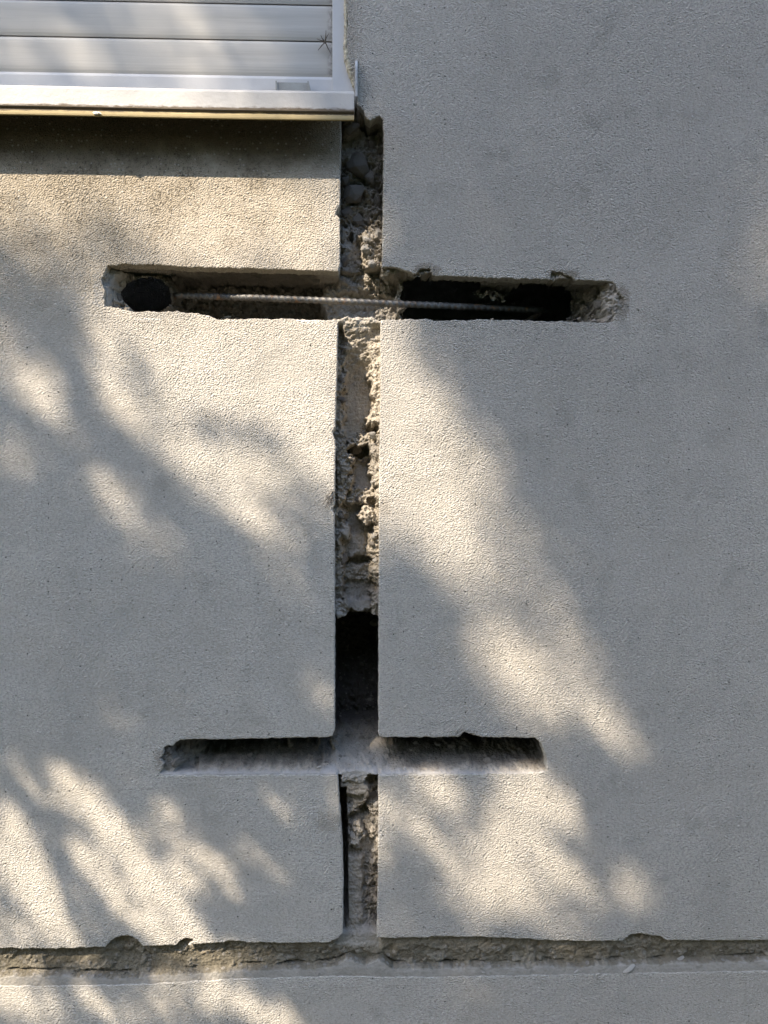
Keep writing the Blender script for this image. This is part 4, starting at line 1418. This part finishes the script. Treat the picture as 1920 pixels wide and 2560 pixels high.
ex = Vector((0, 0, 1)).cross(SUN).normalized()
ey = SUN.cross(ex)
TAU = 4.4
area = 2850 * 3550 * 0.000625 ** 2 * abs(SUN.y)
LV = []
for layer, (s0, s1, sc) in enumerate(((5.0, 7.0, 0.6), (3.3, 4.5, 0.42), (2.1, 3.0, 0.27))):
    NC = int(area * TAU / (0.00044 * sc * sc))
    _i = np.arange(NC)          # evenly spread positions, so that no chance gaps open in the dense parts
    cu = -450 + 2850 * np.mod(0.5 + _i * 0.7548776662, 1.0); cvv = -500 + 3550 * np.mod(0.5 + _i * 0.5698402910, 1.0)
    low = sstep(1780, 1880, cvv + np.clip(cu - 500, 0, 2000) * 0.15) * sstep(1000, 800, cu)      # lowest twigs hang close to the wall
    mid_ = np.clip(sstep(1000, 700, cu) * sstep(650, 800, cvv) + sstep(1750, 1850, cvv), 0, 1) * (1 - low)
    wgt = (1 - low - mid_, mid_, low)[layer]
    T = lightmap(cu, cvv)
    sel = rng.uniform(0, 1, NC) < (-np.log(T) / TAU) * wgt
    cu, cvv = cu[sel], cvv[sel]
    n = len(cu)
    aa = (cu - 960) / FPX; bb = (1280 - cvv) / FPX
    tq = D / (-aa * SA + CA)
    c = np.stack([(aa * CA + SA) * tq, np.zeros(n), bb * tq], 1) + np.array(SUN) * rng.uniform(s0, s1, n)[:, None]
    nrm = np.array(SUN) + rng.normal(size=(n, 3)) * 0.45
    nrm /= np.linalg.norm(nrm, axis=1, keepdims=True)
    av = rng.normal(size=(n, 3)); av -= nrm * np.sum(av * nrm, 1, keepdims=True); av /= np.linalg.norm(av, axis=1, keepdims=True)
    bv_ = np.cross(nrm, av)
    L = (rng.uniform(0.022, 0.031, n) * sc)[:, None]; W = L * rng.uniform(0.42, 0.55, n)[:, None]
    quad = np.stack([c - av * L, c + bv_ * W + nrm * L * 0.12, c + av * L, c - bv_ * W + nrm * L * 0.12], 1).reshape(-1, 3)
    LV.append(quad)
lv = np.concatenate(LV)

m, nt, b = new_mat("leaf")
g = G(nt)
g.set(b.inputs['Base Color'], g.mix(g.ramp(g.noise(9, 3), 0.35, 0.65), (0.045, 0.085, 0.02), (0.09, 0.13, 0.035)))
b.inputs['Roughness'].default_value = 0.55
M_LEAF = m
M_BARK = plain("bark", (0.12, 0.095, 0.07), 0.9, spread=0.4, scale=25, bump=0.006, bscale=40)
trunk_base = Vector((-3.4, -4.0, GROUND_Z))
tree = empty("shade_tree", trunk_base)
tag(tree, "leafy tree behind the viewer whose crown dapples the wall", "tree")
tme = mesh_np("crown", lv, np.arange(len(lv)).reshape(-1, 4))
link_mesh("crown", tme, M_LEAF, tree)
fork = trunk_base + Vector((0.2, 0.3, 3.6))
tp, tr = [], []
for i in range(9):
    t = i / 8
    tp.append(trunk_base.lerp(fork, t) + Vector((0.06 * math.sin(t * 5), 0.05 * math.sin(t * 4 + 1), 0)))
    tr.append(0.15 * (1 - t) + 0.09 * t + 0.06 * (1 - t) ** 6)
v, f = tube(tp, tr, 14)
link_mesh("trunk", mesh_py("trunk", v, f), M_BARK, tree, smooth=True)


def limb(pix, s0, s1, r0, r1):
    """limb whose shadow runs along the given wall pixels"""
    pts = []
    for k, (a, bb) in enumerate(pix):
        t = k / (len(pix) - 1)
        pts.append(Vector((P(a, bb)[0], 0, P(a, bb)[2])) + SUN * (s0 + (s1 - s0) * t))
    pts = [fork + (pts[0] - fork) * 0.0] + [fork.lerp(pts[0], 0.55) + Vector((0, 0, 0.05))] + pts
    n = len(pts)
    v, f = tube(pts, [r0 + (r1 - r0) * (i / (n - 1)) for i in range(n)], 10)
    link_mesh("limb", mesh_py("limb", v, f), M_BARK, tree, smooth=True)


limb([(700, 1560), (490, 1345), (400, 1235), (300, 1110), (212, 1040), (175, 900), (110, 790), (40, 700)], 5.1, 5.3, 0.03, 0.014)
limb([(1700, 2150), (1750, 1700), (1680, 1250), (1500, 900), (1350, 400), (1250, 0)], 5.9, 6.4, 0.035, 0.012)
limb([(700, 1650), (350, 1650), (60, 1450), (-200, 1350)], 5.1, 5.0, 0.03, 0.01)

# ------------------------------------------------------------------ a hedge added behind the viewer to block low sky light
hb = Vector((0, -5.6, GROUND_Z))
hv, hf = [], []
nx, nr = 160, 26
for i in range(nx + 1):
    x = -7 + 14 * i / nx
    for k in range(nr + 1):
        an = math.pi * k / nr
        yy = -0.55 * math.cos(an); zz = 4.7 * math.sin(an) ** 0.35 if 0 < k < nr else 0.0
        j = float(fbm(np.array([x * 2.2 + k * 0.3]), np.array([k * 0.55]), 311, 4, 0.6)[0]) * 0.14
        hv.append((x, yy * (1 + j) + hb.y, GROUND_Z + zz * (1 + j * 0.4)))
for i in range(nx):
    for k in range(nr):
        a0 = i * (nr + 1) + k
        hf.append((a0, a0 + 1, a0 + nr + 2, a0 + nr + 1))
hf.append(tuple(range(nr + 1))); hf.append(tuple(range(nx * (nr + 1), (nx + 1) * (nr + 1)))[::-1])
m, nt, b = new_mat("hedge_foliage")
g = G(nt)
g.set(b.inputs['Base Color'], g.mix(g.ramp(g.noise(30, 4, 0.7), 0.35, 0.65), (0.02, 0.04, 0.012), (0.07, 0.11, 0.03)))
b.inputs['Roughness'].default_value = 0.7
g.set(b.inputs['Normal'], g.bump(g.voro(35), 0.04))
hedge = link_mesh("added_hedge", mesh_py("added_hedge", [Vector(p) - hb for p in hv], hf), m, smooth=True)
hedge.location = hb
tag(hedge, "tall dark green hedge added unseen behind the viewer to block low sky", "hedge")
